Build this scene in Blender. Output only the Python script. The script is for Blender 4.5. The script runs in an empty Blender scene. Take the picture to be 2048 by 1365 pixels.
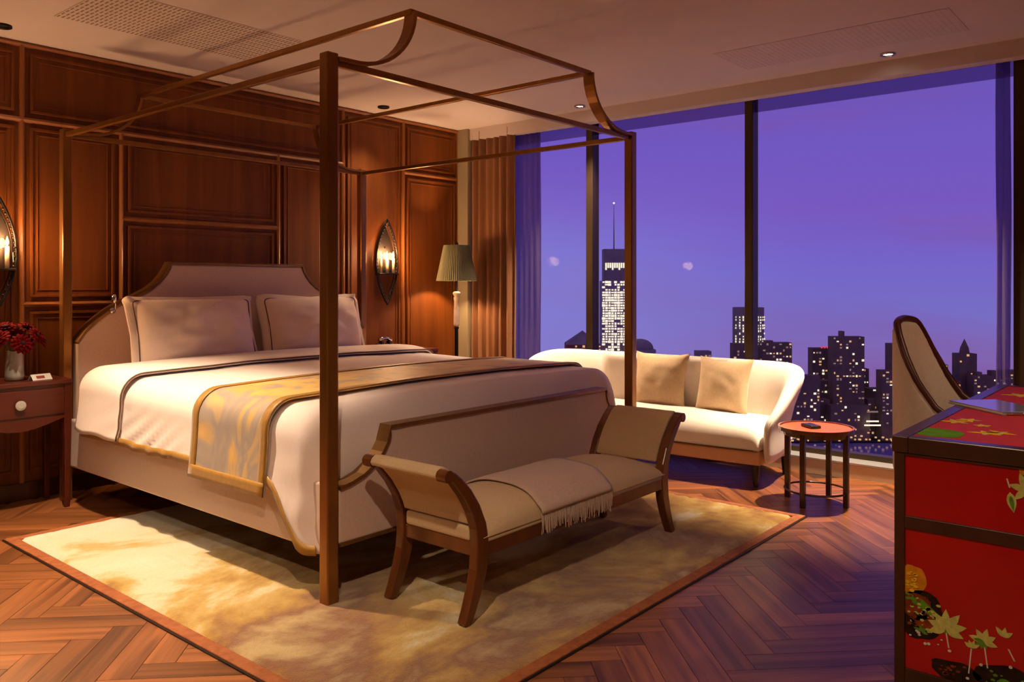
import bpy, bmesh, math, random
from mathutils import Vector, Matrix, noise
random.seed(7)
PI = math.pi
sc = bpy.context.scene
COL = sc.collection

def lin(r, g, b):
    def f(c):
        c /= 255.0
        return c / 12.92 if c <= 0.04045 else ((c + 0.055) / 1.055) ** 2.4
    return (f(r), f(g), f(b), 1.0)

# ------------------------------------------------------------------ camera
EYE = 1.25
FPX = 1649.0                      # focal length in pixels of a 2048 px wide frame
cam_d = bpy.data.cameras.new('camera')
cam_d.sensor_width = 36.0
cam_d.sensor_fit = 'HORIZONTAL'
cam_d.lens = FPX * 36.0 / 2048.0
cam_d.shift_y = -(682.5 - 568.0) / 2048.0
cam_d.clip_start = 0.05
cam_d.clip_end = 20000.0
cam = bpy.data.objects.new('camera', cam_d)
COL.objects.link(cam)
cam.location = (0, 0, EYE)
HEAD = math.radians(40.12)        # camera heading measured from +x
cam.rotation_euler = (PI / 2, 0, HEAD - PI / 2)
sc.camera = cam

# ------------------------------------------------------------------ view
sc.view_settings.view_transform = 'Standard'
sc.view_settings.look = 'None'
sc.view_settings.gamma = 1.0
sc.view_settings.use_curve_mapping = False
sc.view_settings.exposure = 0.0

# ------------------------------------------------------------------ dusk sky
world = bpy.data.worlds.new('dusk_sky')
sc.world = world
world.use_nodes = True
nt = world.node_tree
nt.nodes.clear()
w_out = nt.nodes.new('ShaderNodeOutputWorld')
w_bg = nt.nodes.new('ShaderNodeBackground')
w_tc = nt.nodes.new('ShaderNodeTexCoord')
w_sep = nt.nodes.new('ShaderNodeSeparateXYZ')
w_map = nt.nodes.new('ShaderNodeMapRange')
w_map.inputs['From Min'].default_value = -0.2
w_map.inputs['From Max'].default_value = 0.5
w_ramp = nt.nodes.new('ShaderNodeValToRGB')
els = [(-0.20, (96, 72, 120)), (-0.115, (132, 94, 156)), (-0.08, (132, 108, 184)), (-0.03, (122, 112, 200)),
       (0.03, (120, 102, 204)), (0.09, (122, 90, 196)), (0.16, (116, 90, 196)), (0.26, (106, 84, 182)), (0.5, (78, 62, 150))]
while len(w_ramp.color_ramp.elements) < len(els):
    w_ramp.color_ramp.elements.new(0.5)
for e, (z, c) in zip(w_ramp.color_ramp.elements, els):
    e.position = (z + 0.2) / 0.7
    e.color = lin(*c)
w_noise = nt.nodes.new('ShaderNodeTexNoise')
w_noise.inputs['Scale'].default_value = 2.6
w_noise.inputs['Detail'].default_value = 4
w_nmap = nt.nodes.new('ShaderNodeMapping')
w_nmap.inputs['Scale'].default_value = (1, 1, 5)
w_nr = nt.nodes.new('ShaderNodeValToRGB')
w_nr.color_ramp.elements[0].position = 0.50
w_nr.color_ramp.elements[0].color = (0, 0, 0, 1)
w_nr.color_ramp.elements[1].position = 0.75
w_nr.color_ramp.elements[1].color = (0.55, 0.55, 0.55, 1)
w_mix = nt.nodes.new('ShaderNodeMix')
w_mix.data_type = 'RGBA'
w_mix.inputs[7].default_value = lin(134, 86, 160)
w_bg.inputs['Strength'].default_value = 1.0
L = nt.links.new
L(w_tc.outputs['Generated'], w_sep.inputs[0])
L(w_sep.outputs['Z'], w_map.inputs['Value'])
L(w_map.outputs[0], w_ramp.inputs[0])
L(w_tc.outputs['Generated'], w_nmap.inputs[0])
L(w_nmap.outputs[0], w_noise.inputs['Vector'])
L(w_noise.outputs[0], w_nr.inputs[0])
L(w_nr.outputs[0], w_mix.inputs[0])
L(w_ramp.outputs[0], w_mix.inputs[6])
# the sky is paler and bluer towards the left of the window (+y)
w_az = nt.nodes.new('ShaderNodeMapRange')
w_az.inputs['From Min'].default_value = 0.30
w_az.inputs['From Max'].default_value = 0.68
w_az.inputs['To Max'].default_value = 0.75
w_az.interpolation_type = 'SMOOTHSTEP'
w_el = nt.nodes.new('ShaderNodeMapRange')
w_el.inputs['From Min'].default_value = 0.16
w_el.inputs['From Max'].default_value = 0.0
w_el.interpolation_type = 'SMOOTHSTEP'
w_mu = nt.nodes.new('ShaderNodeMath')
w_mu.operation = 'MULTIPLY'
w_mx2 = nt.nodes.new('ShaderNodeMix')
w_mx2.data_type = 'RGBA'
w_mx2.inputs[7].default_value = lin(138, 132, 216)
L(w_sep.outputs['Y'], w_az.inputs['Value'])
L(w_sep.outputs['Z'], w_el.inputs['Value'])
L(w_az.outputs[0], w_mu.inputs[0])
L(w_el.outputs[0], w_mu.inputs[1])
L(w_mu.outputs[0], w_mx2.inputs[0])
L(w_mix.outputs[2], w_mx2.inputs[6])
L(w_mx2.outputs[2], w_bg.inputs['Color'])
L(w_bg.outputs[0], w_out.inputs['Surface'])

WARM = (1.0, 0.74, 0.49)
CEIL = 2.65
# downlights: x, y, watts, full cone in degrees, softness  (fixtures are built further down)
DOWNLIGHTS = [
    ('front left rug', 1.50, 3.74, 440, 78, 0.75),
    ('sofa', 5.29, 3.76, 430, 84, 0.8),
    ('side table', 5.30, 1.48, 780, 66, 0.7),
    ('right nightstand', 4.32, 4.965, 40, 90, 0.8),
    ('left nightstand', 1.634, 4.98, 5, 90, 0.8),
    ('fill left', -0.3, 3.0, 120, 125, 0.8),  # added lamp, never seen: lifts the ambient light on the left
    ('fill front', 0.5, 0.9, 160, 145, 0.8),  # unseen fill, added to light the faces turned towards the camera
    ('fill desk', 3.5, -0.55, 70, 120, 0.8),  # added out of view to brighten the chair and desk top
]

# ------------------------------------------------------------------ materials
MATS = {}
def new_mat(name):
    m = bpy.data.materials.new(name)
    m.use_nodes = True
    MATS[name] = m
    t = m.node_tree
    return m, t, t.nodes['Principled BSDF']

def mat(name, c, rough=0.6, metal=0.0, var=0.12, scale=30.0, bump=0.0, bscale=None, stretch=(1, 1, 1), sheen=0.0, coat=0.0, spec=None):
    """plain procedural surface: colour with noise mottling and fine bump"""
    m, t, b = new_mat(name)
    tc = t.nodes.new('ShaderNodeTexCoord')
    mp = t.nodes.new('ShaderNodeMapping')
    mp.inputs['Scale'].default_value = stretch
    t.links.new(tc.outputs['Object'], mp.inputs[0])
    n = t.nodes.new('ShaderNodeTexNoise')
    n.inputs['Scale'].default_value = scale
    n.inputs['Detail'].default_value = 5
    t.links.new(mp.outputs[0], n.inputs['Vector'])
    r = t.nodes.new('ShaderNodeValToRGB')
    c = lin(*c)
    r.color_ramp.elements[0].position = 0.25
    r.color_ramp.elements[1].position = 0.75
    r.color_ramp.elements[0].color = tuple(x * (1 - var) for x in c[:3]) + (1,)
    r.color_ramp.elements[1].color = tuple(min(1, x * (1 + var)) for x in c[:3]) + (1,)
    t.links.new(n.outputs[0], r.inputs[0])
    t.links.new(r.outputs[0], b.inputs['Base Color'])
    b.inputs['Roughness'].default_value = rough
    b.inputs['Metallic'].default_value = metal
    if sheen:
        b.inputs['Sheen Weight'].default_value = sheen
    if coat:
        b.inputs['Coat Weight'].default_value = coat
        b.inputs['Coat Roughness'].default_value = 0.12
    if spec is not None:
        b.inputs['Specular IOR Level'].default_value = spec
    if bump:
        n2 = t.nodes.new('ShaderNodeTexNoise')
        n2.inputs['Scale'].default_value = bscale or scale * 4
        n2.inputs['Detail'].default_value = 3
        t.links.new(mp.outputs[0], n2.inputs['Vector'])
        bp = t.nodes.new('ShaderNodeBump')
        bp.inputs['Strength'].default_value = bump
        bp.inputs['Distance'].default_value = 0.01
        t.links.new(n2.outputs[0], bp.inputs['Height'])
        t.links.new(bp.outputs[0], b.inputs['Normal'])
    return m

def wood(name, c1, c2, rough=0.35, scale=8.0, stretch=(1, 1, 0.08), per_object=0.0, coat=0.2, bump=0.05, spec=0.5):
    m, t, b = new_mat(name)
    tc = t.nodes.new('ShaderNodeTexCoord')
    mp = t.nodes.new('ShaderNodeMapping')
    mp.inputs['Scale'].default_value = stretch
    src = tc.outputs['Object']
    oi = None
    if per_object:
        oi = t.nodes.new('ShaderNodeObjectInfo')
        ad = t.nodes.new('ShaderNodeVectorMath')
        ad.operation = 'MULTIPLY_ADD'
        ad.inputs[1].default_value = (1, 1, 1)
        cm = t.nodes.new('ShaderNodeVectorMath')
        cm.operation = 'SCALE'
        cm.inputs['Scale'].default_value = 40.0
        cv = t.nodes.new('ShaderNodeCombineXYZ')
        for i in range(3):
            t.links.new(oi.outputs['Random'], cv.inputs[i])
        t.links.new(cv.outputs[0], cm.inputs[0])
        t.links.new(src, ad.inputs[0])
        t.links.new(cm.outputs[0], ad.inputs[2])
        src = ad.outputs[0]
    t.links.new(src, mp.inputs[0])
    n = t.nodes.new('ShaderNodeTexNoise')
    n.inputs['Scale'].default_value = scale
    n.inputs['Detail'].default_value = 7
    n.inputs['Roughness'].default_value = 0.6
    n.inputs['Distortion'].default_value = 0.4
    t.links.new(mp.outputs[0], n.inputs['Vector'])
    r = t.nodes.new('ShaderNodeValToRGB')
    r.color_ramp.elements[0].position = 0.28
    r.color_ramp.elements[1].position = 0.72
    r.color_ramp.elements[0].color = lin(*c1)
    r.color_ramp.elements[1].color = lin(*c2)
    t.links.new(n.outputs[0], r.inputs[0])
    col = r.outputs[0]
    if per_object:
        hs = t.nodes.new('ShaderNodeHueSaturation')
        mr = t.nodes.new('ShaderNodeMapRange')
        mr.inputs['To Min'].default_value = 1.0 - per_object
        mr.inputs['To Max'].default_value = 1.0 + per_object
        t.links.new(oi.outputs['Random'], mr.inputs['Value'])
        t.links.new(mr.outputs[0], hs.inputs['Value'])
        t.links.new(col, hs.inputs['Color'])
        col = hs.outputs[0]
    t.links.new(col, b.inputs['Base Color'])
    b.inputs['Roughness'].default_value = rough
    b.inputs['Coat Weight'].default_value = coat
    b.inputs['Coat Roughness'].default_value = 0.2
    b.inputs['Specular IOR Level'].default_value = spec
    bp = t.nodes.new('ShaderNodeBump')
    bp.inputs['Strength'].default_value = bump
    bp.inputs['Distance'].default_value = 0.01
    t.links.new(n.outputs[0], bp.inputs['Height'])
    t.links.new(bp.outputs[0], b.inputs['Normal'])
    return m

def emit(name, c, s):
    m, t, b = new_mat(name)
    n = t.nodes.new('ShaderNodeTexNoise')
    n.inputs['Scale'].default_value = 0.4
    mr = t.nodes.new('ShaderNodeMapRange')
    mr.inputs['To Min'].default_value = s * 0.6
    mr.inputs['To Max'].default_value = s * 1.4
    tc = t.nodes.new('ShaderNodeTexCoord')
    t.links.new(tc.outputs['Object'], n.inputs['Vector'])
    t.links.new(n.outputs[0], mr.inputs['Value'])
    b.inputs['Base Color'].default_value = (0.02, 0.02, 0.02, 1)
    b.inputs['Emission Color'].default_value = lin(*c)
    t.links.new(mr.outputs[0], b.inputs['Emission Strength'])
    return m

wood('wall_wood', (94, 48, 12), (130, 70, 20), rough=0.55, scale=9, stretch=(1, 1, 0.06), coat=0.0, spec=0.25)
wood('moulding_wood', (128, 74, 30), (158, 96, 44), rough=0.45, scale=9, stretch=(1, 1, 0.06))
wood('dark_wood', (52, 26, 12), (80, 42, 20), rough=0.3, scale=14, stretch=(1, 0.3, 0.1))
wood('bench_wood', (84, 44, 18), (120, 66, 30), rough=0.3, scale=14, stretch=(1, 1, 0.12))
wood('red_wood', (64, 18, 6), (90, 30, 10), rough=0.4, scale=10, stretch=(0.12, 1, 1), coat=0.0)
wood('plank_wood', (66, 34, 18), (164, 100, 54), rough=0.36, scale=11, stretch=(0.1, 1.6, 1), per_object=0.34, coat=0.04)
mat('floor_base', (60, 32, 18), 0.6)
mat('ceiling_paint', (206, 192, 194), 0.9, var=0.02, scale=3, bump=0.02, bscale=120)
mat('wall_paint', (176, 150, 120), 0.85, var=0.03, scale=4, bump=0.02, bscale=150)
mat('pier_paint', (150, 136, 112), 0.8, var=0.04, scale=6, bump=0.03, bscale=90)
mat('kerb_paint', (214, 190, 158), 0.7, var=0.04, scale=8)
mat('sill_metal', (196, 196, 190), 0.35, metal=0.6, var=0.05)
mat('frame_metal', (72, 58, 44), 0.32, metal=0.7, var=0.1, scale=12, stretch=(1, 1, 0.1))
mat('brass', (150, 102, 50), 0.28, metal=0.7, var=0.14, scale=18, stretch=(1, 1, 0.2), bump=0.02, bscale=60)
mat('brass_dark', (130, 92, 50), 0.35, metal=0.6, var=0.15, scale=20)
mat('iron_black', (30, 24, 20), 0.4, metal=0.6, var=0.2)
mat('chrome', (214, 214, 220), 0.08, metal=1.0, var=0.03)
mat('linen_white', (236, 220, 214), 0.85, var=0.025, scale=60, bump=0.05, bscale=500, sheen=0.25)
mat('bed_linen', (228, 206, 192), 0.85, var=0.03, scale=50, bump=0.08, bscale=420, sheen=0.2)
mat('upholstery', (210, 184, 170), 0.9, var=0.05, scale=80, bump=0.1, bscale=600, sheen=0.15)
mat('bench_fabric', (206, 178, 140), 0.88, var=0.05, scale=90, bump=0.12, bscale=700, sheen=0.15)
mat('throw_fabric', (206, 176, 158), 0.95, var=0.12, scale=140, bump=0.35, bscale=420, sheen=0.3)
mat('sofa_fabric', (240, 231, 220), 0.88, var=0.03, scale=70, bump=0.1, bscale=600, sheen=0.2)
mat('sofa_base_fabric', (214, 170, 130), 0.88, var=0.04, scale=70, bump=0.1, bscale=600)
mat('cushion_fabric', (212, 184, 146), 0.9, var=0.07, scale=60, bump=0.18, bscale=380, sheen=0.2)
mat('piping_dark', (92, 66, 44), 0.7, var=0.1)
mat('gold_silk', (158, 112, 26), 0.45, var=0.14, scale=40, bump=0.08, bscale=300, sheen=0.2)
mat('curtain_fabric', (140, 92, 58), 0.85, var=0.08, scale=30, bump=0.12, bscale=300, stretch=(1, 1, 0.1), sheen=0.2)
mat('red_lacquer', (176, 8, 8), 0.2, var=0.1, scale=5, coat=0.6)
mat('red_leather', (190, 44, 30), 0.6, var=0.08, scale=14, bump=0.04, bscale=260, spec=0.3)
mat('leaf_inlay', (190, 182, 96), 0.85, var=0.25, scale=60, spec=0.1)
mat('leaf_green', (92, 128, 40), 0.85, var=0.3, scale=60, spec=0.1)
mat('green_inlay', (92, 140, 30), 0.85, var=0.3, scale=30, spec=0.1)
mat('yellow_inlay', (226, 184, 40), 0.85, var=0.2, scale=50, spec=0.1)
mat('orange_inlay', (206, 128, 20), 0.85, var=0.25, scale=40, spec=0.1)
mat('rock_inlay', (44, 26, 14), 0.85, var=0.6, scale=35, spec=0.1)
mat('rust_inlay', (128, 56, 18), 0.85, var=0.4, scale=40, spec=0.1)
mat('pearl_inlay', (206, 196, 176), 0.3, var=0.1)
mat('porcelain', (172, 168, 158), 0.12, var=0.03, coat=0.5)
mat('petal_red', (96, 0, 5), 0.8, var=0.3, scale=60, spec=0.1)
mat('flower_eye', (34, 8, 8), 0.8, var=0.3, scale=120)
mat('stem_green', (52, 80, 30), 0.6, var=0.2)
mat('paper_white', (232, 228, 220), 0.7, var=0.03)
mat('paper_print', (150, 60, 50), 0.7, var=0.3, scale=80)
mat('folder_white', (170, 168, 190), 0.12, var=0.02, coat=1.0)
mat('black_plastic', (22, 20, 22), 0.35, var=0.1)
mat('shade_fabric', (100, 96, 70), 0.85, var=0.15, scale=30, stretch=(1, 1, 0.1), bump=0.1, bscale=200)
mat('marble', (214, 196, 180), 0.25, var=0.15, scale=18, coat=0.4)
mat('candle_wax', (236, 214, 176), 0.5, var=0.05)
mat('leg_black', (28, 20, 18), 0.35, var=0.15)
mat('chair_fabric', (222, 202, 184), 0.88, var=0.05, scale=70, bump=0.1, bscale=600)
mat('vent_dark', (128, 106, 84), 0.8, var=0.1)
mat('vent_plate', (200, 186, 187), 0.85, var=0.04)
mat('table_lacquer', (226, 84, 44), 0.4, var=0.25, scale=4, spec=0.3)
mat('mirror_dark', (34, 24, 18), 0.5, metal=0.4, var=0.2)
mat('facade_dark', (150, 126, 84), 0.8, var=0.25, scale=0.06)
mat('facade_slate', (176, 164, 128), 0.8, var=0.2, scale=0.06)
mat('facade_brick', (170, 100, 60), 0.8, var=0.25, scale=0.08)
mat('facade_pale', (190, 176, 150), 0.8, var=0.2, scale=0.08)
mat('city_ground_mat', (44, 38, 46), 0.9, var=0.2, scale=0.02)
mat('river_water', (150, 136, 190), 0.12, var=0.1, scale=0.02, bump=0.6, bscale=0.08, stretch=(1, 1, 1))
emit('city_light_white', (255, 240, 214), 1.15)
emit('city_light_warm', (255, 196, 132), 0.75)
emit('city_light_dim', (220, 180, 170), 0.35)
emit('city_light_red', (255, 70, 60), 0.9)
emit('candle_glow', (255, 200, 120), 5.0)
emit('downlight_glow', (255, 236, 206), 14.0)

def rug_material():
    m, t, b = new_mat('rug_pile')
    tc = t.nodes.new('ShaderNodeTexCoord')
    def nz(scale, detail, dist, vec=None, st=None):
        n = t.nodes.new('ShaderNodeTexNoise')
        n.inputs['Scale'].default_value = scale
        n.inputs['Detail'].default_value = detail
        n.inputs['Distortion'].default_value = dist
        if st:
            mp = t.nodes.new('ShaderNodeMapping')
            mp.inputs['Scale'].default_value = st
            mp.inputs['Location'].default_value = vec or (0, 0, 0)
            t.links.new(tc.outputs['Object'], mp.inputs[0])
            t.links.new(mp.outputs[0], n.inputs['Vector'])
        else:
            t.links.new(tc.outputs['Object'], n.inputs['Vector'])
        return n
    # painterly gold clouds, stronger towards the rug's front edge (the weave's own pattern)
    n1 = nz(1.5, 10, 0.35, (3.1, 0.4, 0), (1.0, 1.3, 1))
    n1.inputs['Roughness'].default_value = 0.62
    sep = t.nodes.new('ShaderNodeSeparateXYZ')
    t.links.new(tc.outputs['Object'], sep.inputs[0])
    mr = t.nodes.new('ShaderNodeMapRange')
    mr.inputs['From Min'].default_value = -1.3
    mr.inputs['From Max'].default_value = 1.0
    mr.inputs['To Min'].default_value = 0.12
    mr.inputs['To Max'].default_value = -0.13
    mv = t.nodes.new('ShaderNodeMath')
    mv.operation = 'MULTIPLY_ADD'
    mv.inputs[1].default_value = 0.35
    t.links.new(sep.outputs['X'], mv.inputs[0])
    t.links.new(sep.outputs['Y'], mv.inputs[2])
    t.links.new(mv.outputs[0], mr.inputs['Value'])
    ad = t.nodes.new('ShaderNodeMath')
    ad.operation = 'ADD'
    t.links.new(n1.outputs[0], ad.inputs[0])
    t.links.new(mr.outputs[0], ad.inputs[1])
    r = t.nodes.new('ShaderNodeValToRGB')
    cr = r.color_ramp
    stops = [(0.30, (244, 234, 210)), (0.45, (238, 224, 188)), (0.52, (214, 178, 96)), (0.585, (190, 144, 56)), (0.66, (146, 92, 54)), (0.76, (206, 176, 120))]
    while len(cr.elements) < len(stops):
        cr.elements.new(0.5)
    for e, (p, c) in zip(cr.elements, stops):
        e.position = p
        e.color = lin(*c)
    t.links.new(ad.outputs[0], r.inputs[0])
    n2 = nz(70, 3, 0)
    mx = t.nodes.new('ShaderNodeMix')
    mx.data_type = 'RGBA'
    mx.blend_type = 'MULTIPLY'
    mx.inputs[0].default_value = 0.22
    t.links.new(r.outputs[0], mx.inputs[6])
    t.links.new(n2.outputs[0], mx.inputs[7])
    t.links.new(mx.outputs[2], b.inputs['Base Color'])
    b.inputs['Roughness'].default_value = 0.95
    b.inputs['Sheen Weight'].default_value = 0.3
    n3 = nz(240, 2, 0)
    bp = t.nodes.new('ShaderNodeBump')
    bp.inputs['Strength'].default_value = 0.7
    bp.inputs['Distance'].default_value = 0.012
    t.links.new(n3.outputs[0], bp.inputs['Height'])
    t.links.new(bp.outputs[0], b.inputs['Normal'])
rug_material()

def runner_material():
    m, t, b = new_mat('runner_silk')
    tc = t.nodes.new('ShaderNodeTexCoord')
    mp = t.nodes.new('ShaderNodeMapping')
    mp.inputs['Scale'].default_value = (1.0, 1.0, 0.7)
    t.links.new(tc.outputs['Object'], mp.inputs[0])
    n = t.nodes.new('ShaderNodeTexNoise')
    n.inputs['Scale'].default_value = 4.2
    n.inputs['Detail'].default_value = 8
    n.inputs['Distortion'].default_value = 1.2
    t.links.new(mp.outputs[0], n.inputs['Vector'])
    r = t.nodes.new('ShaderNodeValToRGB')
    stops = [(0.36, (222, 178, 92)), (0.46, (206, 160, 76)), (0.52, (168, 146, 124)), (0.62, (150, 134, 124)), (0.72, (196, 160, 96))]
    while len(r.color_ramp.elements) < len(stops):
        r.color_ramp.elements.new(0.5)
    for e, (p, c) in zip(r.color_ramp.elements, stops):
        e.position = p
        e.color = lin(*c)
    sp = t.nodes.new('ShaderNodeSeparateXYZ')
    t.links.new(tc.outputs['Object'], sp.inputs[0])
    ab = t.nodes.new('ShaderNodeMath'); ab.operation = 'ABSOLUTE'
    t.links.new(sp.outputs['X'], ab.inputs[0])
    mr = t.nodes.new('ShaderNodeMapRange')
    mr.inputs['From Min'].default_value = 0.95
    mr.inputs['From Max'].default_value = 1.09
    mr.inputs['To Min'].default_value = -0.06
    mr.inputs['To Max'].default_value = 0.075
    t.links.new(ab.outputs[0], mr.inputs['Value'])
    ad = t.nodes.new('ShaderNodeMath'); ad.operation = 'ADD'
    t.links.new(n.outputs[0], ad.inputs[0])
    t.links.new(mr.outputs[0], ad.inputs[1])
    t.links.new(ad.outputs[0], r.inputs[0])
    t.links.new(r.outputs[0], b.inputs['Base Color'])
    b.inputs['Roughness'].default_value = 0.5
    b.inputs['Sheen Weight'].default_value = 0.3
runner_material()

def glass_material(name, tint, refl=1.0):
    m = bpy.data.materials.new(name)
    m.use_nodes = True
    MATS[name] = m
    t = m.node_tree
    t.nodes.clear()
    o = t.nodes.new('ShaderNodeOutputMaterial')
    tr = t.nodes.new('ShaderNodeBsdfTransparent')
    tr.inputs['Color'].default_value = tint + (1,)
    g = t.nodes.new('ShaderNodeBsdfGlossy')
    g.inputs['Roughness'].default_value = 0.02
    fr = t.nodes.new('ShaderNodeFresnel')
    fr.inputs['IOR'].default_value = 1.3
    mx = t.nodes.new('ShaderNodeMixShader')
    mu = t.nodes.new('ShaderNodeMath')
    mu.operation = 'MULTIPLY'
    mu.inputs[1].default_value = refl
    t.links.new(fr.outputs[0], mu.inputs[0])
    t.links.new(mu.outputs[0], mx.inputs[0])
    t.links.new(tr.outputs[0], mx.inputs[1])
    t.links.new(g.outputs[0], mx.inputs[2])
    t.links.new(mx.outputs[0], o.inputs['Surface'])
glass_material('window_glass', (0.97, 0.97, 0.98), 0.05)
glass_material('tinted_glass', (0.58, 0.52, 0.62), 0.5)
glass_material('sconce_glass', (0.98, 0.93, 0.86), 1.0)

def sheer_material():
    m = bpy.data.materials.new('sheer_fabric')
    m.use_nodes = True
    MATS['sheer_fabric'] = m
    t = m.node_tree
    t.nodes.clear()
    o = t.nodes.new('ShaderNodeOutputMaterial')
    tr = t.nodes.new('ShaderNodeBsdfTransparent')
    tr.inputs['Color'].default_value = (0.8, 0.72, 0.9, 1)
    tl = t.nodes.new('ShaderNodeBsdfTranslucent')
    tl.inputs['Color'].default_value = (0.42, 0.34, 0.5, 1)
    df = t.nodes.new('ShaderNodeBsdfDiffuse')
    df.inputs['Color'].default_value = (0.2, 0.15, 0.2, 1)
    m1 = t.nodes.new('ShaderNodeMixShader')
    m1.inputs[0].default_value = 0.35
    m2 = t.nodes.new('ShaderNodeMixShader')
    n = t.nodes.new('ShaderNodeTexNoise')
    n.inputs['Scale'].default_value = 60
    mr = t.nodes.new('ShaderNodeMapRange')
    mr.inputs['To Min'].default_value = 0.28
    mr.inputs['To Max'].default_value = 0.5
    t.links.new(n.outputs[0], mr.inputs['Value'])
    t.links.new(mr.outputs[0], m2.inputs[0])
    t.links.new(tl.outputs[0], m1.inputs[1])
    t.links.new(df.outputs[0], m1.inputs[2])
    t.links.new(m1.outputs[0], m2.inputs[1])
    t.links.new(tr.outputs[0], m2.inputs[2])
    t.links.new(m2.outputs[0], o.inputs['Surface'])
sheer_material()

# ------------------------------------------------------------------ mesh helpers (all coordinates in world metres)
class MB:
    def __init__(self):
        self.v = []
        self.f = []
    def add(self, vs, fs):
        o = len(self.v)
        self.v += [tuple(p) for p in vs]
        self.f += [tuple(i + o for i in f) for f in fs]
        return self
    def box(self, x0, x1, y0, y1, z0, z1):
        vs = [(x, y, z) for z in (z0, z1) for y in (y0, y1) for x in (x0, x1)]
        return self.add(vs, [(0, 2, 3, 1), (4, 5, 7, 6), (0, 1, 5, 4), (2, 6, 7, 3), (0, 4, 6, 2), (1, 3, 7, 5)])
    def grid(self, rows, close_u=False, close_v=False):
        """rows: list of equally long point lists"""
        n, m = len(rows), len(rows[0])
        vs = [p for r in rows for p in r]
        fs = []
        for i in range(n if close_v else n - 1):
            for j in range(m if close_u else m - 1):
                a, b = i * m + j, i * m + (j + 1) % m
                c, d = ((i + 1) % n) * m + (j + 1) % m, ((i + 1) % n) * m + j
                fs.append((a, b, c, d))
        return self.add(vs, fs)
    def lathe(self, prof, cx, cy, n=20, cap=True):
        """prof: (radius, z) from bottom to top"""
        rows = [[(cx + r * math.cos(2 * PI * k / n), cy + r * math.sin(2 * PI * k / n), z) for k in range(n)] for r, z in prof]
        o = len(self.v)
        self.grid(rows, close_u=True)
        if cap:
            self.f.append(tuple(o + k for k in reversed(range(n))))
            e = o + (len(prof) - 1) * n
            self.f.append(tuple(e + k for k in range(n)))
        return self
    def tube(self, pts, r, n=8, r1=None, closed=False):
        """round bar along pts; r may be a list"""
        P = [Vector(p) for p in pts]
        rows = []
        up = Vector((0, 0, 1))
        for i, p in enumerate(P):
            if closed:
                d = (P[(i + 1) % len(P)] - P[i - 1])
            else:
                d = (P[min(i + 1, len(P) - 1)] - P[max(i - 1, 0)])
            d = d.normalized() if d.length > 1e-9 else Vector((0, 0, 1))
            a = d.cross(up)
            if a.length < 1e-3:
                a = d.cross(Vector((0, 1, 0)))
            a.normalize()
            b = d.cross(a).normalized()
            rr = r[i] if isinstance(r, (list, tuple)) else r
            rows.append([tuple(p + a * rr * math.cos(2 * PI * k / n) + b * rr * math.sin(2 * PI * k / n)) for k in range(n)])
        o = len(self.v)
        self.grid(rows, close_u=True, close_v=closed)
        if not closed:
            self.f.append(tuple(o + k for k in reversed(range(n))))
            e = o + (len(P) - 1) * n
            self.f.append(tuple(e + k for k in range(n)))
        return self
    def bar(self, pts, w, h, side=(0, 1, 0)):
        """rectangular bar along pts, w measured along 'side', h across both"""
        P = [Vector(p) for p in pts]
        s = Vector(side).normalized()
        rows = []
        for i, p in enumerate(P):
            d = (P[min(i + 1, len(P) - 1)] - P[max(i - 1, 0)]).normalized()
            nrm = d.cross(s).normalized()
            ww = w[i] if isinstance(w, (list, tuple)) else w
            hh = h[i] if isinstance(h, (list, tuple)) else h
            rows.append([tuple(p + s * a * ww / 2 + nrm * b * hh / 2) for a, b in ((-1, -1), (1, -1), (1, 1), (-1, 1))])
        o = len(self.v)
        self.grid(rows, close_u=True)
        self.f.append((o + 3, o + 2, o + 1, o))
        e = o + (len(P) - 1) * 4
        self.f.append((e, e + 1, e + 2, e + 3))
        return self
    def prism(self, poly, axis, a0, a1):
        """extrude a polygon given in the other two axes (cyclic order) along axis"""
        def mk(p, a):
            return {'x': (a, p[0], p[1]), 'y': (p[0], a, p[1]), 'z': (p[0], p[1], a)}[axis]
        n = len(poly)
        vs = [mk(p, a0) for p in poly] + [mk(p, a1) for p in poly]
        fs = [tuple(range(n)), tuple(reversed(range(n, 2 * n)))]
        fs += [(i, i + n, (i + 1) % n + n, (i + 1) % n) for i in range(n)]
        return self.add(vs, fs)
    def ball(self, c, r, n=8, sz=1.0):
        prof = [(max(1e-4, r * math.sin(PI * k / n)), c[2] - sz * r * math.cos(PI * k / n)) for k in range(n + 1)]
        return self.lathe(prof, c[0], c[1], n * 2, cap=False)
    def xform(self, M):
        self.v = [tuple(M @ Vector(p)) for p in self.v]
        return self
    def build(self, name, material, parent=None, smooth=False, bevel=0.0, seg=2, sub=0, origin=None, auto=None):
        me = bpy.data.meshes.new(name)
        if parent is not None:
            chain = Vector((0, 0, 0))
            q = parent
            while q is not None:
                chain += q.location
                q = q.parent
            org = chain
        elif origin is not None:
            org = Vector(origin)
        else:
            xs = [p[0] for p in self.v]; ys = [p[1] for p in self.v]; zs = [p[2] for p in self.v]
            org = Vector(((min(xs) + max(xs)) / 2, (min(ys) + max(ys)) / 2, min(zs)))
        me.from_pydata([(p[0] - org.x, p[1] - org.y, p[2] - org.z) for p in self.v], [], self.f)
        bm = bmesh.new()
        bm.from_mesh(me)
        bmesh.ops.recalc_face_normals(bm, faces=bm.faces)
        bm.to_mesh(me)
        bm.free()
        me.materials.append(MATS[material])
        if smooth:
            me.shade_smooth()
        o = bpy.data.objects.new(name, me)
        COL.objects.link(o)
        if parent is not None:
            o.parent = parent
        else:
            o.location = org
        if bevel:
            b = o.modifiers.new('bevel', 'BEVEL')
            b.width = bevel
            b.segments = seg
            b.limit_method = 'ANGLE'
            b.angle_limit = math.radians(40)
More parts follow.
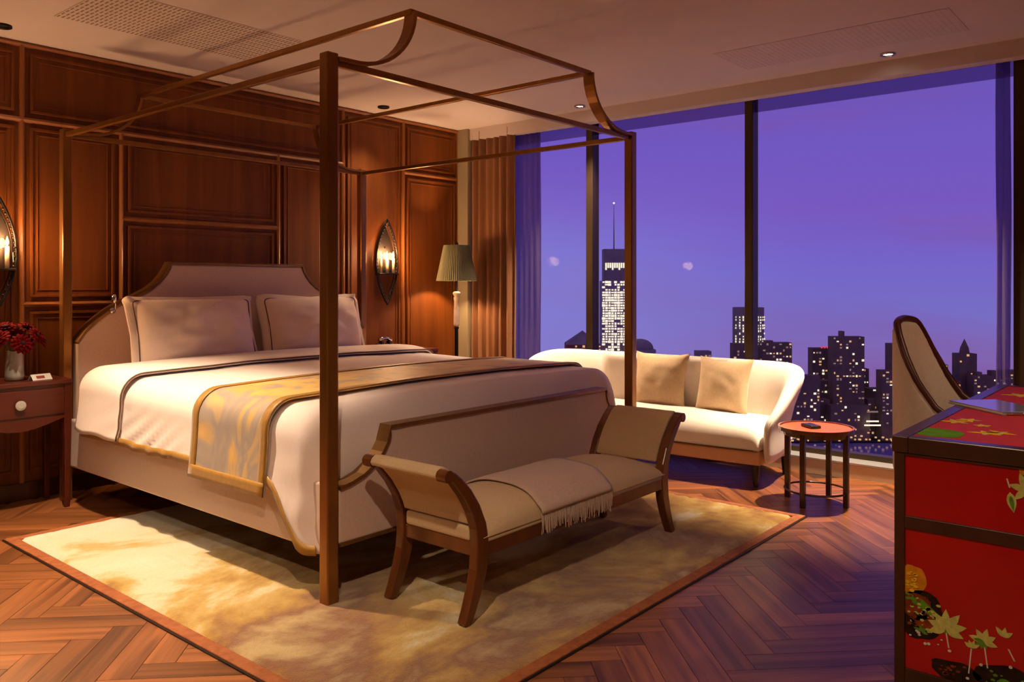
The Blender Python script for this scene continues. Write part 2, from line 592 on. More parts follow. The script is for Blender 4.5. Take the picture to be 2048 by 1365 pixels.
        if sub:
            s = o.modifiers.new('subdivision', 'SUBSURF')
            s.levels = sub
            s.render_levels = sub
        return o

def tag(o, label=None, cat=None, group=None, kind=None):
    if label: o['label'] = label
    if cat: o['category'] = cat
    if group: o['group'] = group
    if kind: o['kind'] = kind
    return o

def thing(name, label, cat, loc, group=None):
    o = bpy.data.objects.new(name, None)
    o.empty_display_size = 0.1
    COL.objects.link(o)
    o.location = loc
    return tag(o, label, cat, group)

def B(x0, x1, y0, y1, z0, z1):
    return MB().box(x0, x1, y0, y1, z0, z1)

def sstep(a, b, x):
    t = max(0.0, min(1.0, (x - a) / (b - a)))
    return t * t * (3 - 2 * t)

def pillow_mb(w, h, t, n=22, p=2.6, flange=0.0, seed=0, wr=0.006, pinch=0.04):
    """a soft cushion in the local xz plane, thickness along y, centred on 0"""
    m = MB()
    for sgn in (-1, 1):
        rows = []
        for i in range(n + 1):
            row = []
            for j in range(n + 1):
                u = -1 + 2 * i / n
                v = -1 + 2 * j / n
                # pinched corners: sides draw in between the corners
                x = u * w / 2 * (1 - pinch * (1 - abs(v) ** 2) * abs(u))
                z = v * h / 2 * (1 - 1.2 * pinch * (1 - abs(u) ** 2) * abs(v))
                k = max(0.0, (1 - abs(u) ** p)) * max(0.0, (1 - abs(v) ** p))
                y = sgn * t / 2 * k ** 0.45
                y += sgn * wr * k * noise.noise(Vector((u * 3 + seed, v * 3, sgn)))
                row.append((x, y, z))
            rows.append(row)
        m.grid(rows)
    return m

# ------------------------------------------------------------------ the room
WX, WY = 5.46, 5.24               # window-wall face, headboard-wall face
RX0, RY0 = -2.0, -1.6             # unseen far walls

floor = tag(B(RX0, 5.75, RY0, WY + 0.1, -0.15, -0.012).build('floor', 'floor_base'), kind='structure')

def planks():
    w, n = 0.105, 5
    Lp = w * n
    p = Vector((1, -1)) / math.sqrt(2)
    q = Vector((1, 1)) / math.sqrt(2)
    me = B(-Lp / 2 + 0.001, Lp / 2 - 0.001, -w / 2 + 0.001, w / 2 - 0.001, -0.0125, 0.0).build('plank', 'plank_wood', floor, bevel=0.0)
    mesh = me.data
    bpy.data.objects.remove(me)
    mesh.transform(Matrix.Translation(floor.location))
    cands = []
    fw = Vector((math.cos(HEAD), math.sin(HEAD)))
    rt = Vector((math.sin(HEAD), -math.cos(HEAD)))
    for c in range(-80, 81):
        for r in range(-80, 81):
            k = (c - r) % (2 * n)
            if k == 0:
                a = Vector((c * w + Lp / 2, r * w + w / 2)); ang = 0
            elif k == n:
                # vertical board whose top cell is (c, r): runs n cells down
                a = Vector((c * w + w / 2, r * w + w - Lp / 2)); ang = 1
            else:
                continue
            P = p * a.x + q * a.y + Vector((2.7, 2.6))
            if not (RX0 < P.x < 5.45 and RY0 < P.y < WY):
                continue
            d = P.dot(fw)
            if d < 1.2 or P.x < -0.5:
                continue
            px = 1024 + FPX * P.dot(rt) / d
            py = 568 + FPX * EYE / d
            seen = -170 < px < 2218 and py < 1480
            if 1.75 < P.x < 4.05 and 1.95 < P.y < 4.15:      # wholly under the rug
                continue
            if P.x > 2.95 and P.y < 0.45:                     # behind the desk
                seen = False
            cands.append((d if seen else d + 100, P, ang))
    cands.sort(key=lambda s: s[0])
    xa = math.atan2(-1, 1)
    for i, (d, P, ang) in enumerate(cands[:300]):
        o = bpy.data.objects.new('plank', mesh)
        COL.objects.link(o)
        o.parent = floor
        o.location = (P.x - floor.location.x, P.y - floor.location.y, -floor.location.z)
        o.rotation_euler = (0, 0, xa + ang * PI / 2 + (PI if random.random() < 0.5 else 0))
    rest = MB()
    for d, P, ang in cands[300:]:
        a = xa + ang * PI / 2
        M = Matrix.Translation((P.x, P.y, 0)) @ Matrix.Rotation(a, 4, 'Z')
        rest.add([tuple(M @ Vector(v)) for v in B(-Lp / 2 + 0.001, Lp / 2 - 0.001, -w / 2 + 0.001, w / 2 - 0.001, -0.0125, 0).v], B(0, 1, 0, 1, 0, 1).f)
    if rest.v:
        tag(rest.build('plank_remainder', 'plank_wood', floor), kind='stuff')
    return len(cands)
N_PLANKS = planks()

ceiling = tag(B(RX0 - 0.1, WX, RY0 - 0.1, WY + 0.1, CEIL, CEIL + 0.15).build('ceiling', 'ceiling_paint'), kind='structure')
tag(B(WX, WX + 0.10, 0.3, WY + 0.1, 2.55, CEIL + 0.15).build('trim_1', 'ceiling_paint'), kind='structure')          # bulkhead above the window
tag(B(WX + 0.10, WX + 0.45, 0.3, WY + 0.1, 2.63, CEIL + 0.15).build('trim_2', 'ceiling_paint'), kind='structure')   # curtain pocket lid
tag(B(RX0 - 0.1, RX0, RY0, WY, -0.15, CEIL).build('wall_left', 'wall_paint'), kind='structure')
tag(B(RX0, 5.75, RY0 - 0.1, RY0, -0.15, CEIL).build('wall_front', 'wall_paint'), kind='structure')

# headboard wall with panelling
wall = tag(B(RX0, 5.75, WY, WY + 0.12, -0.15, CEIL).build('wall_back', 'wall_wood'), kind='structure')
XS = [-0.6, 0.55, 1.19, 1.816, 2.384, 3.535, 4.129, 4.772, 5.44]
RZ = 2.20
def panel(x0, x1, z0, z1):
    g = 0.042
    a, b, c, d = x0 + g, x1 - g, z0 + g, z1 - g
    pn = B(a, b, WY - 0.008, WY + 0.01, c, d).build('panel', 'wall_wood', wall, bevel=0.003)
    m = MB()
    s = 0.016
    e = 0.022
    m.box(a, b, WY - 0.018, WY, c, c + s).box(a, b, WY - 0.018, WY, d - s, d)
    m.box(a, a + s, WY - 0.018, WY, c + s, d - s).box(b - s, b, WY - 0.018, WY, c + s, d - s)
    s2 = s + e
    t_ = 0.007
    m.box(a + s2, b - s2, WY - 0.013, WY, c + s2, c + s2 + t_).box(a + s2, b - s2, WY - 0.013, WY, d - s2 - t_, d - s2)
    m.box(a + s2, a + s2 + t_, WY - 0.013, WY, c + s2 + t_, d - s2 - t_).box(b - s2 - t_, b - s2, WY - 0.013, WY, c + s2 + t_, d - s2 - t_)
    m.build('panel_moulding', 'wall_wood', pn, bevel=0.002)
def stile(x, z0, z1):
    m = MB()
    m.prism([(x - 0.016, WY), (x - 0.013, WY - 0.014), (x, WY - 0.022), (x + 0.013, WY - 0.014), (x + 0.016, WY)], 'z', z0, z1)
    m.build('stile', 'moulding_wood', wall)
def rail(z, x0, x1):
    m = MB()
    m.prism([(WY, z - 0.016), (WY - 0.014, z - 0.013), (WY - 0.022, z), (WY - 0.014, z + 0.013), (WY, z + 0.016)], 'x', x0, x1)
    m.build('rail', 'moulding_wood', wall)
TOP = 2.61
DADO = 1.13
# tall columns
for x in (XS[1], XS[2], XS[3], XS[6], XS[7]):
    stile(x, 0.1, TOP + 0.02)
for x in (XS[4], XS[5]):
    stile(x, 0.1, RZ)
stile(XS[8] - 0.005, 0.1, TOP + 0.02)
rail(TOP + 0.025, RX0, 5.45)
rail(RZ, XS[1], XS[6])
rail(RZ, XS[7], XS[8])
rail(1.662, XS[4], XS[5])
rail(DADO, XS[1], XS[2]); rail(DADO, XS[3], XS[4])
for i in (1, 2):
    panel(XS[i], XS[i + 1], RZ, TOP + 0.02)
panel(XS[3], XS[6], RZ, TOP + 0.02)
panel(XS[6], XS[7], 0.12, TOP + 0.02)
panel(XS[7], XS[8], RZ, TOP + 0.02)
panel(XS[7], XS[8], 0.12, RZ)
panel(XS[1], XS[2], DADO, RZ); panel(XS[1], XS[2], 0.12, DADO)
panel(XS[2], XS[3], 0.12, RZ)
panel(XS[3], XS[4], DADO, RZ); panel(XS[3], XS[4], 0.12, DADO)
panel(XS[4], XS[5], 1.662, RZ); panel(XS[4], XS[5], 0.12, 1.662)
panel(XS[5], XS[6], 0.12, RZ)
tag(B(RX0, 5.45, WY - 0.02, WY, 0, 0.1).build('baseboard_back', 'dark_wood', bevel=0.004), kind='structure')

# window wall: pier by the corner, kerb, dark pillar at the right
tag(B(WX - 0.03, WX + 0.3, 5.10, WY, -0.15, CEIL).build('wall_right', 'pier_paint', bevel=0.004), kind='structure')
tag(B(WX, WX + 0.29, RY0, 0.42, -0.15, CEIL).build('wall_right', 'pier_paint'), kind='structure')
kb = tag(B(WX, WX + 0.06, 0.4, 5.10, -0.012, 0.085).build('baseboard_right', 'kerb_paint', bevel=0.004), kind='structure')
GX = 5.62
win = bpy.data.objects.new('window_1', None)
COL.objects.link(win)
win.location = (GX, 2.7, 0.1)
tag(win, kind='structure')
B(WX - 0.004, GX + 0.08, 0.4, 5.10, 0.085, 0.1).build('window_sill', 'sill_metal', win, bevel=0.003)
B(GX - 0.03, GX + 0.05, 0.4, 5.10, 0.1, 0.135).build('bottom_frame', 'frame_metal', win, bevel=0.003)
B(GX - 0.03, GX + 0.05, 0.4, 5.10, 2.585, 2.65).build('top_frame', 'frame_metal', win, bevel=0.003)
MUL = [(0.865, 0.44), (2.495, 0.062), (3.87, 0.066), (4.92, 0.06)]
for y, wd in MUL:
    y1 = y + wd / 2 if wd < 0.2 else y
    y0 = y - wd / 2 if wd < 0.2 else y - wd
    B(GX - 0.045, GX + 0.05, y0, y1, 0.135, 2.585).build('mullion', 'frame_metal', win, bevel=0.004)
spans = [(0.865, 2.464), (2.526, 3.837), (3.903, 4.89)]
for a, b in spans:
    B(GX, GX + 0.008, a, b, 0.135, 2.475).build('pane', 'window_glass', win)
    B(GX - 0.004, GX + 0.01, a, b, 2.475, 2.585).build('transom_pane', 'tinted_glass', win)
B(GX, GX + 0.008, 4.95, 5.10, 0.135, 2.585).build('pane', 'window_glass', win)

# ------------------------------------------------------------------ ceiling fittings
def vent(x0, x1, y0, y1, along, label, dark):
    t = thing('ceiling_vent', label, 'vent', ((x0 + x1) / 2, (y0 + y1) / 2, CEIL))
    m = MB()
    m.box(x0, x1, y0, y1, CEIL - 0.003, CEIL)
    m.build('plate', 'vent_plate', t, bevel=0.001)
    s = MB()
    if along == 'x':
        nx, ny = int((x1 - x0) / 0.024), max(6, int((y1 - y0) / 0.052))
        for i in range(nx):
            for j in range(ny):
                cx = x0 + (i + 0.5) * (x1 - x0) / nx
                cy = y0 + (j + 0.5) * (y1 - y0) / ny
                s.box(cx - 0.004, cx + 0.004, cy - 0.019, cy + 0.019, CEIL - 0.0036, CEIL - 0.001)
    else:
        nx, ny = max(6, int((x1 - x0) / 0.052)), int((y1 - y0) / 0.03)
        for i in range(nx):
            for j in range(ny):
                cx = x0 + (i + 0.5) * (x1 - x0) / nx
                cy = y0 + (j + 0.5) * (y1 - y0) / ny
                s.box(cx - 0.019, cx + 0.019, cy - 0.003, cy + 0.003, CEIL - 0.0036, CEIL - 0.001)
    tag(s.build('perforation', dark, t), kind='stuff')
vent(1.75, 2.86, 3.98, 4.60, 'x', 'long perforated air grille in the ceiling above the bed', 'vent_dark')
vent(4.62, 5.10, 1.0, 2.3, 'y', 'faint perforated air grille in the ceiling beside the window', 'vent_plate')

def downlight(desc, x, y, watts, cone, blend, lab, vis):
    t = thing('downlight', lab, 'downlight', (x, y, CEIL), 'recessed ceiling downlights')
    ring = MB()
    n = 20
    rows = []
    for r, z in ((0.046, 0), (0.046, -0.012), (0.042, -0.014), (0.032, -0.012), (0.030, -0.002)):
        rows.append([(x + r * math.cos(2 * PI * k / n), y + r * math.sin(2 * PI * k / n), CEIL + z) for k in range(n)])
    ring.grid(rows, close_u=True)
    ring.build('trim_ring', 'iron_black' if not vis else 'chrome', t, smooth=True)
    MB().lathe([(0.030, CEIL - 0.004), (0.030, CEIL - 0.002)], x, y, 16).build('lens', 'downlight_glow' if vis else 'black_plastic', t)
    ld = bpy.data.lights.new('downlight_lamp', 'SPOT')
    ld.energy = watts
    ld.color = WARM
    ld.spot_size = math.radians(cone)
    ld.spot_blend = blend
    ld.shadow_soft_size = 0.035
    lo = bpy.data.objects.new('downlight_lamp', ld)
    COL.objects.link(lo)
    lo.parent = t
    lo.location = (0, 0, -0.03)
DL_LABEL = {
    'front left rug': ('warm ceiling downlight above the bright corner of the rug', True),
    'sofa': ('small lit ceiling downlight above the white sofa', True),
    'side table': ('small lit ceiling downlight near the window, above the red side table', True),
    'right nightstand': ('dark ceiling downlight above the lens-shaped sconce by the floor lamp', False),
    'left nightstand': ('dark ceiling downlight above the nightstand with red flowers', False),
    'fill left': ('added fill downlight out of frame left of the bed', True),
    'fill desk': ('added fill downlight out of frame above the seat side of the desk', True),
    'fill front': ('added fill downlight out of frame over the open floor', True),
}
for desc, x, y, wt, cone, bl in DOWNLIGHTS:
    downlight(desc, x, y, wt, cone, bl, *DL_LABEL[desc])

# ------------------------------------------------------------------ rug
RGX0, RGX1, RGY0, RGY1 = 1.47, 4.38, 1.64, 4.46
rug = thing('area_rug', 'ivory and gold watercolour-patterned rug with brown border under the bed', 'rug', ((RGX0 + RGX1) / 2, (RGY0 + RGY1) / 2, 0))
bd = 0.05
m = MB()
nx, ny = 150, 150
rows = []
for j in range(ny + 1):
    row = []
    for i in range(nx + 1):
        u, v = i / nx, j / ny
        x = RGX0 + bd + u * (RGX1 - RGX0 - 2 * bd)
        y = RGY0 + bd + v * (RGY1 - RGY0 - 2 * bd)
        e = min(u, 1 - u, v, 1 - v)
        z = 0.014 + 0.0035 * noise.noise(Vector((x * 26, y * 26, 0))) + 0.002 * random.random()
        if e == 0:
            z = 0.002
            x += random.uniform(-0.004, 0.004)
            y += random.uniform(-0.004, 0.004)
        row.append((x, y, z))
    rows.append(row)
m.grid(rows).build('pile', 'rug_pile', rug, smooth=True)
wood('rug_border', (128, 66, 30), (168, 96, 48), rough=0.8, scale=30, stretch=(1, 1, 1), coat=0.0, bump=0.2)
m = MB()
m.box(RGX0, RGX1, RGY0, RGY0 + bd, 0, 0.011).box(RGX0, RGX1, RGY1 - bd, RGY1, 0, 0.011)
m.box(RGX0, RGX0 + bd, RGY0 + bd, RGY1 - bd, 0, 0.011).box(RGX1 - bd, RGX1, RGY0 + bd, RGY1 - bd, 0, 0.011)
m.build('border', 'rug_border', rug, bevel=0.003)
m = MB()
g = 0.007
m.box(RGX0 - g, RGX1 + g, RGY0 - g, RGY0, 0, 0.006).box(RGX0 - g, RGX1 + g, RGY1, RGY1 + g, 0, 0.006)
m.box(RGX0 - g, RGX0, RGY0, RGY1, 0, 0.006).box(RGX1, RGX1 + g, RGY0, RGY1, 0, 0.006)
m.build('backing_edge', 'black_plastic', rug)

# ------------------------------------------------------------------ canopy bed
BX0, BX1, BY0, BY1 = 1.985, 4.17, 2.60, 5.05
BC = (BX0 + BX1) / 2
bed = thing('canopy_bed', 'four-poster bed with slim bronze canopy frame and upholstered headboard', 'bed', (BC, (BY0 + BY1) / 2, 0))
for px, py in ((BX0, BY0), (BX1, BY0), (BX0, BY1), (BX1, BY1)):
    base = 0.011 if (RGX0 < px < RGX1 and py < RGY1) else 0
    m = MB().box(px - 0.027, px + 0.027, py - 0.027, py + 0.027, base, 2.145)
    m.build('post', 'brass', bed, bevel=0.006, seg=2)
ZR = 2.112
for y in (BY0, BY1):
    B(BX0 + 0.02, BX1 - 0.02, y - 0.012, y + 0.012, ZR - 0.014, ZR + 0.014).build('lower_beam', 'brass', bed, bevel=0.003)
for x in (BX0, BX1):
    B(x - 0.012, x + 0.012, BY0 + 0.02, BY1 - 0.02, ZR - 0.014, ZR + 0.014).build('lower_beam', 'brass', bed, bevel=0.003)
ZU = 2.41
INS = 0.43
for y in (BY0, BY1):
    B(BX0 + INS, BX1 - INS, y - 0.012, y + 0.012, ZU - 0.013, ZU + 0.013).build('upper_beam', 'brass', bed, bevel=0.003)
    for sx, x0 in ((1, BX0), (-1, BX1)):
        pts = [(x0 + sx * 0.025, y, ZR + 0.012), (x0 + sx * 0.06, y, ZR + 0.013)]
        for k in range(15):
            a = PI / 2 * k / 14
            pts.append((x0 + sx * (0.10 + (INS - 0.10) * math.sin(a)), y, ZU - (ZU - ZR - 0.014) * math.cos(a)))
        MB().bar(pts, 0.066, 0.016, (0, 1, 0)).build('curved_brace', 'brass', bed, bevel=0.002)
for x in (BX0 + INS, BX1 - INS):
    B(x - 0.012, x + 0.012, BY0 - 0.012, BY1 + 0.012, ZU - 0.013, ZU + 0.013).build('upper_beam', 'brass', bed, bevel=0.003)

def swept(pts_half, zb):
    L_ = [(BC - dx, z) for dx, z in reversed(pts_half)]
    R_ = [(BC + dx, z) for dx, z in pts_half]
    return L_ + R_
hb = [(0.49, 1.372), (0.505, 1.335), (0.53, 1.295), (0.57, 1.25), (0.63, 1.205), (0.70, 1.17), (0.78, 1.135), (0.86, 1.09), (0.94, 1.03), (1.01, 0.965), (1.055, 0.90)]
outl = swept(hb, 0.3)
poly = [(BC - 1.055, 0.30)] + outl + [(BC + 1.055, 0.30)]
hd = MB().prism(poly, 'y', 4.985, 5.055).build('headboard', 'upholstery', bed, bevel=0.012, seg=3)
MB().bar([(x, 5.025, z + 0.008) for x, z in outl], 0.10, 0.018, (0, 1, 0)).build('headboard_trim', 'brass_dark', hd, bevel=0.004)
fb = [(0.80, 0.655), (0.806, 0.62), (0.815, 0.592), (0.84, 0.555), (0.88, 0.515), (0.94, 0.48), (1.0, 0.46), (1.06, 0.45)]
outl = swept(fb, 0.2)
poly = [(BC - 1.06, 0.235)] + outl + [(BC + 1.06, 0.235)]
ft = MB().prism(poly, 'y', 2.578, 2.635).build('footboard', 'upholstery', bed, bevel=0.01, seg=3)
MB().bar([(x, 2.605, z + 0.005) for x, z in outl], 0.072, 0.016, (0, 1, 0)).build('footboard_trim', 'brass_dark', ft, bevel=0.003)
MB().bar([(BC - 1.06, 2.605, 0.232), (BC + 1.06, 2.605, 0.232)], 0.066, 0.012, (0, 1, 0)).build('footboard_trim', 'brass_dark', ft)
for x0, x1 in ((BX0 + 0.005, BX0 + 0.045), (BX1 - 0.045, BX1 - 0.005)):
    B(x0, x1, BY0 + 0.03, BY1 - 0.03, 0.195, 0.47).build('side_rail', 'upholstery', bed, bevel=0.012, seg=3)
B(BX0 + 0.05, BX1 - 0.05, BY0 + 0.05, BY1 - 0.08, 0.24, 0.40).build('platform', 'dark_wood', bed)

mt = B(BX0 + 0.05, BX1 - 0.05, 2.70, 4.98, 0.40, 0.70).build('mattress', 'linen_white', bevel=0.06, seg=5, smooth=True)
tag(mt, 'thick white mattress under the duvet on the canopy bed', 'mattress')

# ------------------------------------------------------------------ duvet, fold, runner
XL = 1.962
FOOT = 2.662
def top_z(y):
    z = 0.748 + 0.012 * sstep(3.4, 4.4, y)
    if y < 2.80:
        k = min(1.0, (2.80 - y) / (2.80 - FOOT))
        z -= 0.30 * (1 - math.sqrt(max(0.0, 1 - k * k)))
    return z
def hem_z(y):
    return 0.425 - 0.235 * sstep(2.95, 2.70, y) + 0.004 * math.sin(y * 9)
def section(y, off=0.0, hem=None, n1=10, n2=8, n3=20, wr=1.0):
    """one cross-section of the bedding from left hem over the top to right hem"""
    zt = top_z(y) + off
    zh = hem_z(y) if hem is None else hem
    R = 0.13
    R = min(R, (zt - zh) * 0.8)
    inset = 0.05 * sstep(2.76, FOOT, y)
    xl = XL - off + inset
    pts = []
    for k in range(n1):
        f = k / n1
        z = zh + (zt - R - zh) * f
        flare = -0.022 * (1 - f) ** 1.5
        fold = wr * (0.006 + 0.006 * sstep(3.7, 4.1, y)) * (1 - f) ** 0.8 * math.sin(y * 36 + f * 13.0 + 2.0 * math.sin(y * 5)) * sstep(4.6, 3.9, y) * (1 - sstep(2.80, 2.90, y) * sstep(3.72, 3.60, y))
        pts.append((xl + flare + fold, y, z))
    for k in range(n2 + 1):
        a = PI / 2 * k / n2
        pts.append((xl + R * (1 - math.cos(a)), y, zt - R + R * math.sin(a)))
    half = []
    w = BC - (xl + R)
    for k in range(1, n3 + 1):
        f = k / n3
        x = xl + R + w * f
        z = zt + 0.018 * math.sin(PI / 2 * f) + wr * 0.005 * noise.noise(Vector((x * 3.5, y * 3.5, 1.7))) * min(1, 4 * f)
        half.append((x, y, z))
    pts += half
    mir = [(2 * BC - x, yy, z) for x, yy, z in reversed(pts[:-1])]
    return pts + mir

duvet = thing('duvet', 'white duvet with gold hem spread over the canopy bed', 'duvet', (BC, 3.6, 0.4))
ys = [FOOT + 0.138 * (1 - math.cos(PI / 2 * k / 12)) for k in range(12)] + [2.80 + (4.72 - 2.80) * k / 56 for k in range(57)]
DY = list(ys)
o = MB().grid([section(y) for y in ys]).build('cover', 'linen_white', duvet, smooth=True)
s = o.modifiers.new('solid', 'SOLIDIFY'); s.thickness = 0.02; s.offset = -1
for side in (0, 1):
    rows = []
    for y in [q for q in DY if q > FOOT + 0.01]:
        sec = section(y)
        p0, p1 = sec[0], sec[1]
        z0 = p0[2]
        a = (p0[0] - 0.008, y, z0 - 0.006)
        b = (p0[0] + (p1[0] - p0[0]) - 0.008, y, z0 + 0.034)
        if side:
            a, b = (2 * BC - a[0], a[1], a[2]), (2 * BC - b[0], b[1], b[2])
        rows.append([a, b])
    o = MB().grid(rows).build('hem_trim', 'gold_silk', duvet, smooth=True)
    s = o.modifiers.new('solid', 'SOLIDIFY'); s.thickness = 0.004; s.offset = 0
ys = [4.26 + 0.50 * k / 16 for k in range(17)]
rows = []
for k, y in enumerate(ys):
    f = k / 16
    puff = 0.012 + 0.034 * math.sqrt(max(0, math.sin(PI * min(1, 0.04 + f * 0.92))))
    sec = section(y, off=puff, hem=0.448 + 0.006 * math.sin(y * 20), wr=0.6)
    rows.append([(x, yy, z) for x, yy, z in sec])
fold = MB().grid(rows).build('folded_edge', 'linen_white', duvet, smooth=True)
s = fold.modifiers.new('solid', 'SOLIDIFY'); s.thickness = 0.012; s.offset = -1
MB().tube([(x, y - 0.004, z) for x, y, z in rows[0]], 0.0045, 6).build('piping', 'piping_dark', fold, smooth=True)

runner = thing('bed_runner', 'gold and grey silk bed runner with olive border across the duvet', 'runner', (BC, 3.25, 0.4))
RY_A, RY_B = 2.95, 3.545
RH = 0.375
def sec_r(y, off):
    return section(y, off=off, hem=RH, n1=14, wr=0.35)
ys = [RY_A + (RY_B - RY_A) * k / 14 for k in range(15)]
o = MB().grid([sec_r(y, 0.020) for y in ys]).build('cloth', 'runner_silk', runner, smooth=True)
s = o.modifiers.new('solid', 'SOLIDIFY'); s.thickness = 0.006; s.offset = -1
for a, b in ((RY_A, RY_A + 0.05), (RY_B - 0.05, RY_B)):
    o = MB().grid([sec_r(a + (b - a) * k / 3, 0.0245) for k in range(4)]).build('border', 'gold_silk', runner, smooth=True)
    s = o.modifiers.new('solid', 'SOLIDIFY'); s.thickness = 0.004; s.offset = -1
for side in (0, 1):
    rows = []
    for y in ys:
        se = sec_r(y, 0.025)[:4]
        if side:
            se = [(2 * BC - x, yy, z) for x, yy, z in se]
        rows.append(se)
    o = MB().grid(rows).build('border', 'gold_silk', runner, smooth=True)
    s = o.modifiers.new('solid', 'SOLIDIFY'); s.thickness = 0.004; s.offset = -1

def bed_pillow(cx, label, seed):
    c = Vector((cx, 4.775, 0.945))
    M = Matrix.Translation(c) @ Matrix.Rotation(-0.26, 4, 'X')
    t = thing('bed_pillow', label, 'pillow', (cx, 4.75, 0.70), 'pillows against the headboard')
    pillow_mb(0.80, 0.45, 0.30, seed=seed, wr=0.05, p=2.0).xform(M).build('pillow_body', 'bed_linen', t, smooth=True)
    # flat flange around the pillow with an embroidered dark line
    m = MB()
    rows = []
    N = 60
    def ring(hw, hh, y):
        out = []
        for k in range(N):
            a = 2 * PI * k / N
            ca, sa = math.cos(a), math.sin(a)
            e = 0.13
            x = hw * math.copysign(abs(ca) ** e, ca)
            z = hh * math.copysign(abs(sa) ** e, sa)
            un, vn = x / hw, z / hh
            z *= 1 - 0.10 * (1 - un * un) + 0.02 * math.sin(un * 5 + seed)
            x *= 1 - 0.05 * (1 - vn * vn)
            wv = 0.012 * math.sin(a * 7 + seed) * (hw > 0.4)
            out.append(tuple(M @ Vector((x, y + wv, z))))
        return out
    rows = [ring(0.36, 0.185, -0.045), ring(0.395, 0.215, -0.02), ring(0.425, 0.245, -0.012), ring(0.425, 0.245, 0.006), ring(0.36, 0.185, 0.03)]
    m.grid(rows, close_u=True).build('flange', 'bed_linen', t, smooth=True)
    MB().tube(ring(0.386, 0.209, -0.034), 0.0035, 5, closed=True).build('piping', 'piping_dark', t, smooth=True)
bed_pillow(2.63, 'flanged white pillow nearer the vase of red flowers', 1)
bed_pillow(3.51, 'flanged white pillow nearer the floor lamp', 5)

# chrome reading light on the headboard
rl = thing('reading_light', 'small chrome reading light on the headboard above the nightstand with flowers', 'light', (2.215, 4.975, 1.09))
MB().tube([(2.215, 4.985, 1.09), (2.215, 4.965, 1.09)], 0.018, 12).build('mount', 'chrome', rl, smooth=True)
MB().tube([(2.215, 4.965, 1.09), (2.212, 4.93, 1.10), (2.207, 4.915, 1.13), (2.203, 4.92, 1.155)], 0.005, 8).build('arm', 'chrome', rl, smooth=True)
MB().lathe([(0.007, 1.135), (0.014, 1.145), (0.016, 1.165), (0.012, 1.185), (0.004, 1.19)], 2.203, 4.92, 12).build('head', 'chrome', rl, smooth=True)

# ------------------------------------------------------------------ bench
bench = thing('upholstered_bench', 'beige scroll-arm bench with curved wooden legs at the foot of the bed', 'bench', (2.91, 2.25, 0.013))
prof = [(0.014, 2.163), (0.06, 2.186), (0.13, 2.216), (0.20, 2.238), (0.287, 2.248), (0.36, 2.238), (0.43, 2.208), (0.49, 2.168), (0.54, 2.122), (0.565, 2.095), (0.578, 2.074)]
wid = [0.036, 0.042, 0.052, 0.060, 0.064, 0.056, 0.050, 0.046, 0.040, 0.034, 0.028]
MX = 2.91
for sx in (1, -1):
    for y in (2.05, 2.45):
        pts = [(MX - sx * (MX - x), y, z) for z, x in prof]
        up = MB().bar(pts, 0.042, wid, (0, 1, 0)).build('leg', 'bench_wood', bench, bevel=0.006)
        cx = MX - sx * (MX - 2.066)
        MB().tube([(cx, y - 0.023, 0.572), (cx, y + 0.023, 0.572)], 0.023, 14).build('scroll', 'bench_wood', up, smooth=False)
    # upholstered end between the two uprights
    inner = []
    outer = []
    for z, x in [(0.362, 2.240), (0.39, 2.230), (0.43, 2.210), (0.49, 2.170), (0.54, 2.124), (0.565, 2.096), (0.585, 2.066)]:
        outer.append((x - 0.022, z))
        inner.append((x + 0.026, z + 0.012))
    roll = [(2.052, 0.590), (2.044, 0.577), (2.048, 0.562)]
    poly = outer[:-2] + [(2.070, 0.556)] + [(2.048, 0.560), (2.041, 0.574), (2.050, 0.590), (2.068, 0.600), (2.092, 0.596)] + list(reversed(inner[:-1]))
    poly = [(MX - sx * (MX - x), z) for x, z in poly]
    MB().prism(poly, 'y', 2.074, 2.426).build('end_panel', 'bench_fabric', bench, bevel=0.006, seg=2)
    xa = MX - sx * (MX - 2.226)
    xb = MX - sx * (MX - 2.262)
    B(min(xa, xb), max(xa, xb), 2.07, 2.43, 0.245, 0.30).build('end_rail', 'bench_wood', bench, bevel=0.004)
for y in (2.05, 2.45):
    B(2.265, 3.555, y - 0.018, y + 0.018, 0.245, 0.30).build('seat_rail', 'bench_wood', bench, bevel=0.004)
# seat cushion with a crowned top
def crown_z(x, y):
    u = (x - MX) / 0.665
    v = (y - 2.25) / 0.222
    k = max(0, 1 - abs(u) ** 5) * max(0, 1 - abs(v) ** 3.2)
    return 0.315 + 0.10 * k ** 0.5
rows = []
for j in range(25):
    v = math.sin(PI / 2 * (-1 + 2 * j / 24))
    row = []
    for i in range(49):
        u = math.sin(PI / 2 * (-1 + 2 * i / 48))
        x, y = MX + u * 0.665, 2.25 + v * 0.222
        row.append((x, y, crown_z(x, y)))
    rows.append(row)
m = MB().grid(rows)
m.box(MX - 0.66, MX + 0.66, 2.032, 2.468, 0.295, 0.318)
B(MX - 0.690, MX - 0.60, 2.076, 2.424, 0.298, 0.356).build('seat_end', 'bench_fabric', bench, bevel=0.014, seg=3)
B(MX + 0.60, MX + 0.690, 2.076, 2.424, 0.298, 0.356).build('seat_end', 'bench_fabric', bench, bevel=0.014, seg=3)
m.build('seat_cushion', 'bench_fabric', bench, smooth=True)

